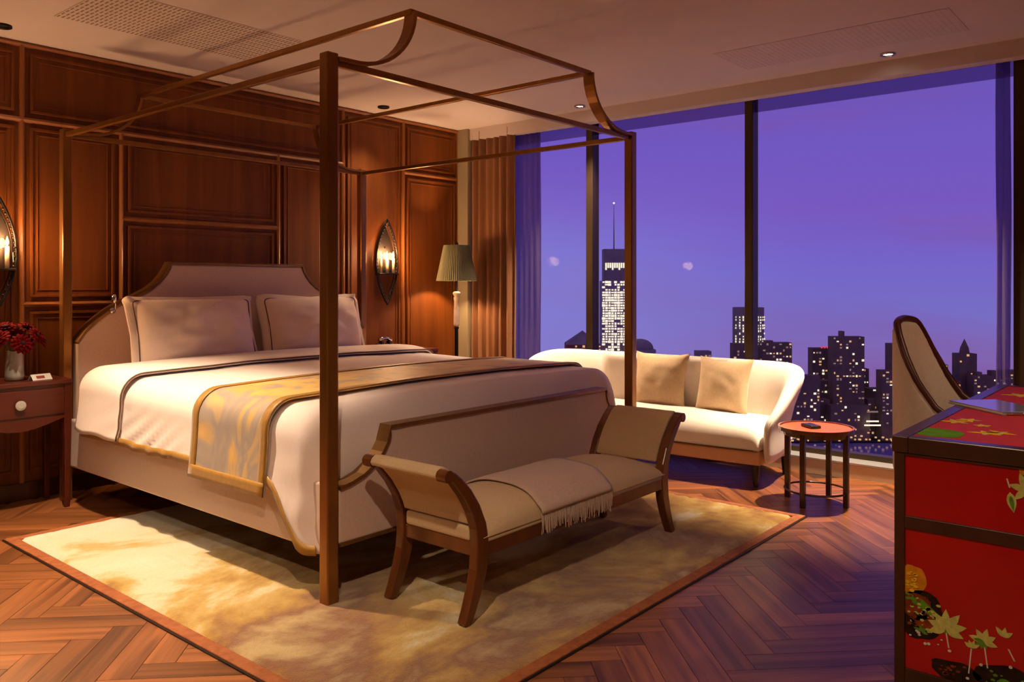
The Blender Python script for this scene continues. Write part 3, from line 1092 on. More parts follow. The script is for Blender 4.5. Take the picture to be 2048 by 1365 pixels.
throw = thing('throw_blanket', 'pinkish beige fringed throw laid over the bench seat', 'throw', (2.85, 2.2, 0.42))
rows = []
n = 22
for k in range(n + 1):
    f = k / n
    row = []
    for i in range(17):
        g = i / 16
        x = 2.60 + 0.50 * g + 0.02 * math.sin(f * 5) - 0.02 * (1 - f) * (1 - g)
        if f < 0.84:
            y = 2.44 - (2.44 - 2.045) * (f / 0.84)
            z = crown_z(x, y) + 0.008 + 0.003 * noise.noise(Vector((x * 12, y * 12, 0)))
            z = max(z, 0.345)
        else:
            q = (f - 0.84) / 0.16
            y = 2.045 - 0.026 * math.sin(PI / 2 * min(1, q * 1.5))
            z = 0.345 - 0.02 * q + 0.003 * math.sin(x * 60)
            z = max(crown_z(x, 2.045) + 0.008, 0.345) - 0.035 * q
        row.append((x, y, z))
    rows.append(row)
o = MB().grid(rows).build('cloth', 'throw_fabric', throw, smooth=True)
s = o.modifiers.new('solid', 'SOLIDIFY'); s.thickness = 0.007; s.offset = 1
m = MB()
edge = rows[-1]
for k in range(64):
    f = k / 63 * 15.98
    i = int(f)
    a = Vector(edge[i]).lerp(Vector(edge[min(16, i + 1)]), f - i)
    dx = random.uniform(-0.008, 0.008)
    ln = random.uniform(0.065, 0.095)
    m.tube([a, a + Vector((dx * 0.4, -0.004, -ln * 0.5)), a + Vector((dx, -0.003 + random.uniform(-0.004, 0.003), -ln))], [0.0035, 0.0028, 0.0018], 4)
tag(m.build('fringe', 'throw_fabric', throw), kind='stuff')

# ------------------------------------------------------------------ sofa
sofa = thing('loveseat_sofa', 'cream upholstered loveseat with swept curved back in front of the window', 'sofa', (5.1, 3.06, 0))
path = [(4.80, 2.065), (4.86, 2.062), (4.94, 2.066), (5.02, 2.08), (5.08, 2.10)]
for k in range(1, 9):
    a = -PI / 2 + PI / 2 * k / 8
    path.append((5.08 + 0.24 * math.cos(a), 2.34 + 0.24 * math.sin(a)))
for k in range(1, 12):
    path.append((5.32, 2.34 + (3.78 - 2.34) * k / 12))
SY = 3.06
path = path + [(x, 2 * SY - y) for x, y in reversed(path)]
def sofa_h(x, y):
    h = 0.40 + 0.325 * sstep(4.76, 5.30, x) ** 0.75
    return h
rows = []
P = [Vector((x, y)) for x, y in path]
for i, p in enumerate(P):
    d = (P[min(i + 1, len(P) - 1)] - P[max(i - 1, 0)]).normalized()
    nrm = Vector((d.y, -d.x))          # outward
    h = sofa_h(p.x, p.y)
    k = (h - 0.38) / 0.345
    fl = (0.06 + 0.055 * abs(nrm.y)) * k
    sect = [(0.0, 0.22), (0.0, 0.34), (0.004 + fl * 0.1, 0.34 + (h - 0.34) * 0.45), (0.012 + fl * 0.45, h - 0.05 * k - 0.012), (0.030 + fl * 0.8, h - 0.004), (0.055 + fl * 0.95, h + 0.004),
            (0.080 + fl, h - 0.014), (0.086 + fl * 0.9, h - 0.05 * k - 0.02), (0.074 + fl * 0.35, 0.30 + (h - 0.30) * 0.45), (0.066, 0.27), (0.060, 0.145), (0.0, 0.145)]
    th = 0.55 + 0.45 * k
    rows.append([(p.x + nrm.x * a * th, p.y + nrm.y * a * th, z) for a, z in sect])
m = MB()
m.grid(rows, close_u=True)
ns = len(rows[0])
m.f.append(tuple(range(ns)))
m.f.append(tuple(reversed([(len(rows) - 1) * ns + k for k in range(ns)])))
m.build('back_and_arms', 'sofa_fabric', sofa, smooth=True, sub=1)
# base rail, slightly bowed
def bow(y, x0, amt):
    f = (y - SY) / 1.0
    return x0 - amt * (1 - f * f)
pts = [(5.30, 2.075), (5.30, 4.045)] + [(bow(4.045 - (4.045 - 2.075) * k / 20, 4.80, 0.05), 4.045 - (4.045 - 2.075) * k / 20) for k in range(21)]
MB().prism(pts, 'z', 0.14, 0.228).build('base', 'sofa_base_fabric', sofa, bevel=0.012, seg=3)
rows = []
for j in range(33):
    v = math.sin(PI / 2 * (-1 + 2 * j / 32))
    row = []
    for i in range(21):
        u = math.sin(PI / 2 * (-1 + 2 * i / 20))
        y = SY + v * 0.985
        xf, xb = bow(y, 4.785, 0.055), 5.315
        x = (xf + xb) / 2 + u * (xb - xf) / 2
        k = max(0, 1 - abs(u) ** 6) * max(0, 1 - abs(v) ** 24)
        row.append((x, y, 0.255 + 0.135 * k ** 0.4 + 0.012 * (1 - u * u) * (1 - v * v)))
    rows.append(row)
m = MB().grid(rows)
low = [[(x, y, 0.234) for x, y, z in r] for r in rows]
m.grid(low)
n0 = len(rows[0])
m.build('seat_cushion', 'sofa_fabric', sofa, smooth=True)
# close the cushion's border
rim = [rows[0][i] for i in range(n0)] + [rows[j][n0 - 1] for j in range(1, 33)] + [rows[32][i] for i in reversed(range(n0 - 1))] + [rows[j][0] for j in reversed(range(1, 32))]
MB().grid([[(x, y, 0.234) for x, y, z in rim], [(x, y, 0.257) for x, y, z in rim]], close_u=True).build('cushion_border', 'sofa_fabric', sofa, smooth=True)
MB().tube([(bow(y, 4.782, 0.055), y, 0.231) for y in [2.09 + 1.94 * k / 24 for k in range(25)]], 0.005, 6).build('piping', 'piping_dark', sofa, smooth=True)
for x, y in ((4.84, 2.12), (5.30, 2.12), (4.84, 4.0), (5.30, 4.0)):
    MB().lathe([(0.016, 0.0), (0.027, 0.142)], x, y, 10).build('leg', 'leg_black', sofa)

def scatter(y, z, ang, w, label, seed):
    M = Matrix.Translation((5.185, y, z)) @ Matrix.Rotation(PI / 2 + ang, 4, 'Z') @ Matrix.Rotation(0.22, 4, 'X')
    o = pillow_mb(w * 1.06, w, 0.16, seed=seed, wr=0.012, pinch=0.12, p=1.8).xform(M).build('scatter_cushion', 'cushion_fabric', smooth=True)
    tag(o, label, 'cushion', 'beige cushions on the sofa')
scatter(2.985, 0.565, 0.06, 0.40, 'beige square cushion on the sofa nearer the bed post', 3)
scatter(2.50, 0.56, -0.10, 0.39, 'beige square cushion on the sofa nearer the side table', 8)

# ------------------------------------------------------------------ side table
ST = (4.73, 1.71)
st = thing('side_table', 'small round side table with red lacquer top and dark thin legs', 'table', (ST[0], ST[1], 0))
MB().lathe([(0.185, 0.412), (0.197, 0.416), (0.197, 0.424), (0.19, 0.428)], ST[0], ST[1], 40).build('table_top', 'table_lacquer', st, bevel=0.001)
rows = [[(ST[0] + r * math.cos(2 * PI * k / 40), ST[1] + r * math.sin(2 * PI * k / 40), z) for k in range(40)] for r, z in ((0.197, 0.412), (0.206, 0.412), (0.208, 0.434), (0.198, 0.434), (0.196, 0.427))]
MB().grid(rows, close_u=True).build('rim', 'bench_wood', st, smooth=False)
MB().lathe([(0.178, 0.385), (0.184, 0.412)], ST[0], ST[1], 32).build('apron', 'dark_wood', st)
for k in range(4):
    a = math.radians(-4 + 90 * k)
    x, y = ST[0] + 0.172 * math.cos(a), ST[1] + 0.172 * math.sin(a)
    MB().box(x - 0.014, x + 0.014, y - 0.014, y + 0.014, 0.0, 0.412).build('leg', 'dark_wood', st, bevel=0.003)
MB().tube([(ST[0] + 0.172 * math.cos(2 * PI * k / 48), ST[1] + 0.172 * math.sin(2 * PI * k / 48), 0.075) for k in range(48)], 0.006, 6, closed=True).build('stretcher_ring', 'dark_wood', st, smooth=True)
o = MB().box(4.655, 4.765, 1.70, 1.765, 0.4285, 0.446)
o = o.xform(Matrix.Translation((4.71, 1.73, 0)) @ Matrix.Rotation(0.9, 4, 'Z') @ Matrix.Translation((-4.71, -1.73, 0))).build('remote_control', 'black_plastic', bevel=0.006, seg=3)
tag(o, 'dark remote control lying on the red side table', 'remote')

# ------------------------------------------------------------------ lacquer desk
DX0, DX1, DY0, DY1, DZ = 2.715, 4.42, 0.04, 0.748, 0.78
desk = thing('lacquer_desk', 'red lacquer desk in a dark wood frame painted with flowers and rocks', 'desk', ((DX0 + DX1) / 2, (DY0 + DY1) / 2, 0))
m = MB()
fr = 0.048
m.box(DX0, DX1, DY1 - fr, DY1, DZ - 0.05, DZ).box(DX0, DX1, DY0, DY0 + fr, DZ - 0.05, DZ)
m.box(DX0, DX0 + fr, DY0 + fr, DY1 - fr, DZ - 0.05, DZ).box(DX1 - fr, DX1, DY0 + fr, DY1 - fr, DZ - 0.05, DZ)
m.build('top_frame', 'dark_wood', desk, bevel=0.003)
top = B(DX0 + fr, DX1 - fr, DY0 + fr, DY1 - fr, DZ - 0.045, DZ - 0.002).build('writing_surface', 'red_leather', desk)
PX = DX0 + 0.006
# pedestal end facing the bed: frame and two lacquer panels
def frame_piece(y0, y1, z0, z1):
    B(PX, PX + 0.03, y0, y1, z0, z1).build('pedestal_frame', 'dark_wood', desk, bevel=0.002)
frame_piece(0.712, 0.742, 0.0, 0.73)
frame_piece(0.046, 0.076, 0.0, 0.73)
frame_piece(0.076, 0.712, 0.497, 0.536)
frame_piece(0.076, 0.712, 0.0, 0.066)
frame_piece(0.076, 0.712, 0.722, 0.73)
drawer = B(PX + 0.008, PX + 0.028, 0.076, 0.712, 0.536, 0.722).build('drawer_front', 'red_lacquer', desk)
door = B(PX + 0.008, PX + 0.028, 0.076, 0.712, 0.066, 0.497).build('door_panel', 'red_lacquer', desk)
B(PX + 0.03, DX0 + 0.55, 0.05, 0.07, 0.0, 0.73).build('pedestal_side', 'dark_wood', desk)
B(PX + 0.03, DX0 + 0.55, 0.722, 0.742, 0.0, 0.73).build('pedestal_side', 'dark_wood', desk)
B(DX0 + 0.53, DX0 + 0.55, 0.07, 0.722, 0.0, 0.73).build('pedestal_side', 'dark_wood', desk)
B(PX + 0.03, DX0 + 0.53, 0.07, 0.722, 0.02, 0.04).build('pedestal_side', 'dark_wood', desk)
for y in (0.05, 0.70):
    B(DX1 - 0.06, DX1 - 0.015, y, y + 0.04, 0.0, 0.73).build('leg', 'dark_wood', desk, bevel=0.003)
FX = PX + 0.008
def shape(poly, name, mt_, parent, d=0.0014):
    """flat inlay on the pedestal face: polygon in (y, z)"""
    MB().prism(poly, 'x', FX - d, FX + 0.001).build(name, mt_, parent)
def leaf_poly(cy, cz, ln, wd, ang, n=7, lim=0.7115):
    up = [(ln * k / n, wd / 2 * math.sin(PI * (k / n) ** 0.8)) for k in range(n + 1)]
    pts = up + [(x, -w) for x, w in reversed(up[1:-1])]
    ca, sa = math.cos(ang), math.sin(ang)
    return [(min(lim, cy + x * ca - w * sa), cz + x * sa + w * ca) for x, w in pts]
def blob(cy, cz, ry, rz, seed, n=26, lo=0.0665, hi=0.7115):
    out = []
    for k in range(n):
        a = 2 * PI * k / n
        f = 1 + 0.22 * noise.noise(Vector((math.cos(a) * 1.6 + seed, math.sin(a) * 1.6, seed * 0.37)))
        out.append((min(hi, cy + ry * f * math.cos(a)), max(lo, cz + rz * f * math.sin(a))))
    return out
# the door panel's picture
shape(blob(0.690, 0.335, 0.040, 0.048, 1.3), 'painted_fruit', 'orange_inlay', door)
shape(blob(0.672, 0.235, 0.075, 0.072, 2.2), 'painted_rock', 'rock_inlay', door)
shape(blob(0.682, 0.262, 0.045, 0.040, 4.2), 'painted_rock', 'rust_inlay', door, 0.002)
shape(blob(0.655, 0.222, 0.035, 0.022, 7.2), 'painted_rock', 'rust_inlay', door, 0.002)
shape([(0.711, 0.30), (0.66, 0.285), (0.615, 0.25), (0.59, 0.21), (0.60, 0.20), (0.63, 0.235), (0.67, 0.262), (0.711, 0.28)], 'painted_rock', 'green_inlay', door, 0.0024)
shape(blob(0.575, 0.095, 0.065, 0.032, 5.1), 'painted_rock', 'rock_inlay', door)
shape(blob(0.435, 0.100, 0.085, 0.050, 6.7), 'painted_rock', 'rock_inlay', door)
shape(blob(0.44, 0.09, 0.03, 0.02, 6.1), 'painted_rock', 'green_inlay', door, 0.002)
def flower(cy, cz, r, n, a0, parent, petals='leaf_inlay', sp=PI):
    for k in range(n):
        a = a0 + sp * k / max(1, n - 1)
        shape(leaf_poly(cy, cz, r * random.uniform(0.85, 1.1), r * 0.42, a), 'painted_leaf', petals, parent, 0.0026 + 0.0001 * k)
flower(0.598, 0.215, 0.058, 7, -0.35, door, sp=PI + 0.7)
flower(0.598, 0.215, 0.032, 5, 0.1, door, 'leaf_green', sp=PI)
flower(0.497, 0.205, 0.040, 5, 0.2, door)
flower(0.497, 0.205, 0.026, 4, -1.9, door, 'leaf_green', sp=2.0)
flower(0.530, 0.178, 0.024, 4, 0.6, door, sp=2.0)
flower(0.447, 0.232, 0.030, 3, 0.9, door, sp=1.6)
flower(0.665, 0.190, 0.022, 4, 0.3, door, 'leaf_green')
for (y0, z0, y1, z1) in ((0.598, 0.21, 0.590, 0.16), (0.497, 0.20, 0.488, 0.13), (0.53, 0.175, 0.537, 0.10), (0.435, 0.20, 0.42, 0.17)):
    shape([(y0 - 0.0018, z0), (y0 + 0.0018, z0), (y1 + 0.0018, z1), (y1 - 0.0018, z1)], 'painted_stem', 'pearl_inlay', door, 0.0022)
for y, z in ((0.655, 0.155), (0.645, 0.157), (0.588, 0.152), (0.505, 0.135), (0.54, 0.085), (0.43, 0.15)):
    shape([(y + 0.005 * math.cos(2 * PI * k / 7), z + 0.004 * math.sin(2 * PI * k / 7)) for k in range(7)], 'painted_dot', 'pearl_inlay', door, 0.003)
for col_, cnt, (cy, cz, ry, rz) in (('leaf_inlay', 26, (0.66, 0.24, 0.045, 0.05)), ('rust_inlay', 26, (0.675, 0.25, 0.035, 0.05)), ('pearl_inlay', 8, (0.65, 0.2, 0.05, 0.04)),
                                   ('leaf_green', 18, (0.45, 0.095, 0.06, 0.03)), ('rust_inlay', 14, (0.58, 0.095, 0.045, 0.02)), ('yellow_inlay', 16, (0.694, 0.335, 0.014, 0.03))):
    sp_ = MB()
    for k in range(cnt):
        y, z = cy + ry * random.uniform(-1, 1), cz + rz * random.uniform(-1, 1)
        r_ = random.uniform(0.0015, 0.005)
        a_ = random.uniform(0, 3)
        sp_.prism([(min(0.711, y + r_ * 1.6 * math.cos(a_ + 2 * PI * q / 5)), max(0.067, z + r_ * math.sin(a_ + 2 * PI * q / 5))) for q in range(5)], 'x', FX - 0.0034, FX - 0.001)
    tag(sp_.build('painted_speckle', col_, door), kind='stuff')
# the drawer's picture
shape(leaf_poly(0.432, 0.652, 0.058, 0.024, -1.75), 'painted_leaf', 'leaf_inlay', drawer, 0.0024)
shape(leaf_poly(0.430, 0.642, 0.045, 0.012, -1.75), 'painted_leaf', 'leaf_green', drawer, 0.003)
flower(0.392, 0.665, 0.045, 6, 0.2, drawer, sp=2 * PI * 5 / 6)
shape(leaf_poly(0.395, 0.705, 0.030, 0.018, 1.2), 'painted_leaf', 'orange_inlay', drawer, 0.0024)
shape([(0.441, 0.690), (0.437, 0.690), (0.430, 0.665), (0.434, 0.665)], 'painted_stem', 'pearl_inlay', drawer, 0.0022)
# inlays on the writing surface
def tshape(poly, name, mt_):
    MB().prism(poly, 'z', DZ - 0.0025, DZ - 0.0008).build(name, mt_, top)
def tleaf(x, y, ln, wd, ang, mt_):
    tshape(leaf_poly(x, y, ln, wd, ang, lim=9), 'painted_leaf', mt_)
tshape([(x, min(0.6985, y)) for x, y in blob(2.86, 0.655, 0.085, 0.075, 3.3, lo=0.5, hi=9)], 'painted_leaf', 'green_inlay')
for (x, y, s) in ((3.13, 0.655, 0.05), (3.20, 0.63, 0.045), (2.955, 0.53, 0.05), (2.985, 0.50, 0.045), (3.10, 0.57, 0.03), (4.05, 0.60, 0.07)):
    for k in range(5):
        tleaf(x, y, s * random.uniform(0.8, 1.15), s * 0.4, 2 * PI * k / 5 + x * 7, 'yellow_inlay' if k % 2 == 0 else 'leaf_inlay')

fo = thing('paper_folder', 'glossy white folder lying on the red desk top', 'folder', (3.56, 0.60, DZ))
Mf = Matrix.Translation((3.56, 0.60, 0)) @ Matrix.Rotation(-0.75, 4, 'Z')
B(-0.10, 0.10, -0.15, 0.15, DZ - 0.001, DZ + 0.003).xform(Mf).build('back_cover', 'folder_white', fo)
B(-0.097, 0.097, -0.146, 0.146, DZ + 0.003, DZ + 0.009).xform(Mf).build('pages', 'paper_white', fo)
B(-0.10, 0.10, -0.15, 0.15, DZ + 0.009, DZ + 0.012).xform(Mf).build('front_cover', 'folder_white', fo, bevel=0.001)
pen = thing('pen', 'slim silver pen on the red desk beside the white folder', 'pen', (3.44, 0.49, DZ))
Mp = Matrix.Translation((3.44, 0.49, DZ + 0.004)) @ Matrix.Rotation(-0.9, 4, 'Z')
MB().tube([(-0.07, 0, 0), (0.05, 0, 0)], 0.005, 10).xform(Mp).build('barrel', 'chrome', pen, smooth=True)
MB().tube([(0.05, 0, 0), (0.07, 0, 0)], [0.0048, 0.001], 10).xform(Mp).build('tip', 'black_plastic', pen, smooth=True)

# ------------------------------------------------------------------ desk chair
K = 0.86
CH0, CH1 = 4.155 * K, 4.645 * K
chair = thing('desk_chair', 'beige tub chair with high swept back and red wood trim behind the desk', 'chair', ((CH0 + CH1) / 2, 0.9 * K, 0))
cp = [(CH0, y * K) for y in (0.66, 0.74, 0.82, 0.90, 0.95, 1.0)]
for k in range(1, 9):
    a = PI - PI / 2 * k / 8
    cp.append((CH0 + (0.11 + 0.11 * math.cos(a)) * K, (1.0 + 0.115 * math.sin(a)) * K))
for k in range(1, 6):
    cp.append((CH0 + 0.11 * K + (CH1 - CH0 - 0.22 * K) * k / 6, (1.115 + 0.012 * math.sin(PI * k / 6)) * K))
mid = (CH0 + CH1)
cp = cp + [(mid - x, y) for x, y in reversed(cp[:14])]
HT = [(0.60, 0.585), (0.74, 0.60), (0.85, 0.62), (0.93, 0.655), (0.98, 0.715), (1.02, 0.79), (1.06, 0.89), (1.09, 0.985), (1.105, 1.035), (1.115, 1.062), (1.13, 1.075)]
HT = [(y * K, EYE - (EYE - z) * K) for y, z in HT]
def chair_h(y):
    for (a, za), (b, zb) in zip(HT, HT[1:]):
        if y <= b:
            return za + (zb - za) * max(0, (y - a)) / (b - a)
    return HT[-1][1]
P = [Vector(p) for p in cp]
rows = []
trim = []
for i, p in enumerate(P):
    d = (P[min(i + 1, len(P) - 1)] - P[max(i - 1, 0)]).normalized()
    nrm = Vector((-d.y, d.x))
    h = chair_h(p.y)
    lean = 0.0
    sect = [(0.0, 0.36), (0.0, 0.5), (0.004, (h + 0.5) / 2), (0.010, h - 0.03), (0.022, h), (0.036, h), (0.044, h - 0.03), (0.044, (h + 0.5) / 2), (0.042, 0.5), (0.03, 0.30), (0.01, 0.30)]
    rows.append([(p.x + nrm.x * a, p.y + nrm.y * a - (0.02 if z < 0.4 else 0), z) for a, z in sect])
    trim.append((p.x + nrm.x * 0.026, p.y + nrm.y * 0.026, h + 0.004))
m = MB().grid(rows, close_u=True)
ns = len(rows[0])
m.f.append(tuple(range(ns)))
m.f.append(tuple(reversed([(len(rows) - 1) * ns + k for k in range(ns)])))
m.build('back', 'chair_fabric', chair, smooth=True)
MB().tube(trim, 0.015, 8).build('back_trim', 'red_wood', chair, smooth=True)
pillow_mb(0.40, 0.36, 0.15, p=6).xform(Matrix.Translation(((CH0 + CH1) / 2, 0.76, 0.43)) @ Matrix.Rotation(PI / 2, 4, 'X')).build('seat', 'chair_fabric', chair, smooth=True)
B(CH0 + 0.005, CH1 - 0.005, 0.575, 0.945, 0.30, 0.37).build('seat_frame', 'red_wood', chair, bevel=0.006)
for x in (CH0 + 0.03, CH1 - 0.03):
    MB().lathe([(0.014, 0), (0.022, 0.30)], x, 0.61, 10).build('leg', 'red_wood', chair, smooth=True)
    MB().tube([(x, 0.90, 0.0), (x, 0.905, 0.15), (x, 0.905, 0.31)], [0.014, 0.018, 0.022], 10).build('leg', 'red_wood', chair, smooth=True)

# ------------------------------------------------------------------ nightstands
def nightstand(cx, label):
    x0, x1, y0, y1 = cx - 0.275, cx + 0.275, 4.86, 5.19
    t = thing('nightstand', label, 'nightstand', (cx, (y0 + y1) / 2, 0), 'nightstands flanking the bed')
    def fy(x, z=None):                       # gentle bow of the front
        f = (x - cx) / 0.275
        return y0 - 0.02 * (1 - f * f)
    pts = [(x1, y1), (x0, y1)] + [(x0 + (x1 - x0) * k / 16, fy(x0 + (x1 - x0) * k / 16)) for k in range(17)]
    MB().prism(pts, 'z', 0.695, 0.72).build('top', 'red_wood', t, bevel=0.004)
    ins = [(x + (0.012 if x < cx else -0.012) * (1 if abs(x - cx) > 0.2 else 0), min(y + 0.014, y1)) for x, y in pts]
    MB().prism(ins, 'z', 0.515, 0.695).build('body', 'red_wood', t, bevel=0.002)
    # curved apron under the drawer
    n = 24
    rows = []
    for k in range(n + 1):
        f = -1 + 2 * k / n
        x = cx + f * 0.26
        zb = 0.515 - 0.055 * (0.5 + 0.5 * math.cos(PI * f)) ** 0.7 - 0.005
        y = fy(x) + 0.012
        rows.append([(x, y, 0.52), (x, y, zb), (x, y + 0.018, zb), (x, y + 0.018, 0.52)])
    MB().grid(rows, close_u=True).build('apron', 'red_wood', t)
    rows = []
    for k in range(17):
        x = x0 + 0.045 + (x1 - x0 - 0.09) * k / 16
        y = fy(x) + 0.006
        rows.append([(x, y, 0.53), (x, y, 0.675), (x, y + 0.014, 0.675), (x, y + 0.014, 0.53)])
    m = MB().grid(rows, close_u=True)
    m.f += [(0, 1, 2, 3), (67, 66, 65, 64)]
    dr = m.build('drawer', 'red_wood', t, bevel=0.003)
    ky = fy(cx) + 0.006
    MB().tube([(cx, ky, 0.60), (cx, ky - 0.010, 0.60), (cx, ky - 0.012, 0.60), (cx, ky - 0.02, 0.60), (cx, ky - 0.024, 0.60)], [0.007, 0.007, 0.026, 0.026, 0.014], 18).build('knob', 'porcelain', dr, smooth=False)
    for x in (x0 + 0.022, x1 - 0.022):
        for y in (y0 + 0.026, y1 - 0.022):
            MB().bar([(x, y, 0.0), (x, y, 0.7)], [0.026, 0.042], [0.026, 0.042], (0, 1, 0)).build('leg', 'red_wood', t, bevel=0.003)
nightstand(1.672, 'red-brown nightstand with a round pale drawer knob, vase of red flowers on top')
nightstand(4.55, 'red-brown nightstand beyond the bed below the lens-shaped sconce')

VZ = 0.7205
vx, vy = 1.70, 5.0
vase = thing('vase', 'pale grey tapered vase holding red flowers on the nightstand', 'vase', (vx, vy, VZ))
MB().lathe([(0.036, VZ), (0.048, VZ + 0.004), (0.049, VZ + 0.03), (0.043, VZ + 0.11), (0.040, VZ + 0.16)], vx, vy, 24, cap=False).build('body', 'porcelain', vase, smooth=True)
MB().lathe([(0.036, VZ), (0.036, VZ + 0.003)], vx, vy, 24).build('bottom', 'porcelain', vase)
MB().tube([(vx + 0.040 * math.cos(2 * PI * k / 24), vy + 0.040 * math.sin(2 * PI * k / 24), VZ + 0.16) for k in range(24)], 0.003, 6, closed=True).build('lip', 'porcelain', vase, smooth=True)
def bloom(dx, dy, dz, r, tilt, az, label):
    r *= 0.88
    c = Vector((vx + dx * 1.12, vy + dy * 1.12, VZ + dz))
    t = thing('red_flower', label, 'flower', c, 'red flowers in the vase')
    M = Matrix.Translation(c) @ Matrix.Rotation(az, 4, 'Z') @ Matrix.Rotation(tilt, 4, 'Y')
    for layer, (n, rr, z0, cup) in enumerate(((13, r, 0.0, 0.10), (11, r * 0.78, 0.006, 0.30), (9, r * 0.5, 0.010, 0.6))):
        m = MB()
        for k in range(n):
            a = 2 * PI * (k + 0.5 * layer) / n
            rows = []
            for i in range(5):
                f = i / 4
                w = rr * 0.26 * math.sin(PI * (0.18 + 0.72 * f)) 
                rad = rr * (0.12 + 0.88 * f)
                zz = z0 + cup * rr * f ** 1.4 - 0.12 * rr * f * f
                ca, sa = math.cos(a), math.sin(a)
                rows.append([(rad * ca - s_ * w * sa, rad * sa + s_ * w * ca, zz - 0.15 * w * abs(s_)) for s_ in (-1, 0, 1)])
            m.grid(rows)
        o = m.xform(M).build('petals', 'petal_red', t, smooth=True)
        s = o.modifiers.new('solid', 'SOLIDIFY'); s.thickness = 0.0015
    MB().ball((0, 0, 0.012), r * 0.2, 6, 0.6).xform(M).build('flower_centre', 'flower_eye', t, smooth=True)
    b0 = Vector((vx + dx * 0.12, vy + dy * 0.12, VZ + 0.02))
    b1 = Vector((vx + dx * 0.22, vy + dy * 0.22, VZ + 0.15))
    tip = M @ Vector((0, 0, -0.002))
    MB().tube([b0, b1, b1.lerp(tip, 0.6) + Vector((0, 0, 0.01)), tip], 0.0035, 6).build('stem', 'stem_green', t, smooth=True)
FL = [(0.005, -0.085, 0.205, 0.070, 1.1, -1.6, 'red flower facing the room, lowest in front of the bunch'),
      (-0.085, -0.05, 0.235, 0.068, 0.9, -2.5, 'red flower at the frame-side of the bunch'),
      (0.10, -0.03, 0.225, 0.068, 1.0, -0.4, 'red flower nearest the bed post'),
      (0.05, -0.02, 0.285, 0.066, 0.5, -0.6, 'red flower at the top of the bunch leaning to the bed'),
      (-0.04, 0.0, 0.290, 0.066, 0.4, -2.2, 'red flower at the top of the bunch leaning away from the bed'),
      (0.02, 0.07, 0.255, 0.062, 0.6, 1.4, 'red flower at the back of the bunch'),
      (0.07, -0.08, 0.245, 0.058, 1.0, -0.9, 'smaller red flower between the front one and the bed post')]
for f_ in FL:
    bloom(*f_)
card = thing('folded_card', 'small white folded card with red print beside the vase', 'card', (1.80, 4.93, VZ))
m = MB().prism([(4.905, VZ), (4.907, VZ), (4.93, VZ + 0.028), (4.953, VZ), (4.955, VZ), (4.93, VZ + 0.031)], 'x', 1.75, 1.86)
Mc = Matrix.Translation((1.80, 4.93, 0)) @ Matrix.Rotation(0.2, 4, 'Z') @ Matrix.Translation((-1.80, -4.93, 0))
m.xform(Mc).build('paper', 'paper_white', card)
MB().prism([(4.9105, VZ + 0.0085), (4.921, VZ + 0.0215), (4.920, VZ + 0.0225), (4.9095, VZ + 0.0095)], 'x', 1.775, 1.82).xform(Mc).build('print', 'paper_print', card)
clk = thing('alarm_clock', 'small black alarm clock on the nightstand left of the vase', 'clock', (1.565, 4.97, VZ))
B(1.525, 1.605, 4.95, 4.99, VZ, VZ + 0.075).build('case', 'black_plastic', clk, bevel=0.008, seg=3)
B(1.533, 1.597, 4.946, 4.951, VZ + 0.012, VZ + 0.064).build('face', 'iron_black', clk)

# bedside telephone and tissue box on the far nightstand
ph = thing('telephone', 'black telephone with chrome handset on the far nightstand', 'telephone', (4.42, 5.02, VZ))
MB().prism([(4.95, VZ), (5.09, VZ), (5.09, VZ + 0.055), (4.96, VZ + 0.025)], 'x', 4.34, 4.50).build('base', 'black_plastic', ph, bevel=0.006)
MB().tube([(4.36, 5.06, VZ + 0.075), (4.40, 5.062, VZ + 0.092), (4.44, 5.062, VZ + 0.092), (4.48, 5.06, VZ + 0.075)], [0.02, 0.012, 0.012, 0.02], 10).build('handset', 'chrome', ph, smooth=True)
B(4.37, 4.39, 5.04, 5.08, VZ + 0.04, VZ + 0.07).build('cradle', 'black_plastic', ph)
B(4.45, 4.47, 5.04, 5.08, VZ + 0.04, VZ + 0.07).build('cradle', 'black_plastic', ph)
tn = thing('note_pad', 'white note pad beside the telephone on the far nightstand', 'pad', (4.60, 4.98, VZ))
B(4.54, 4.66, 4.91, 5.05, VZ, VZ + 0.012).build('sheets', 'paper_white', tn)
B(4.54, 4.66, 5.03, 5.052, VZ, VZ + 0.014).build('binding', 'black_plastic', tn)

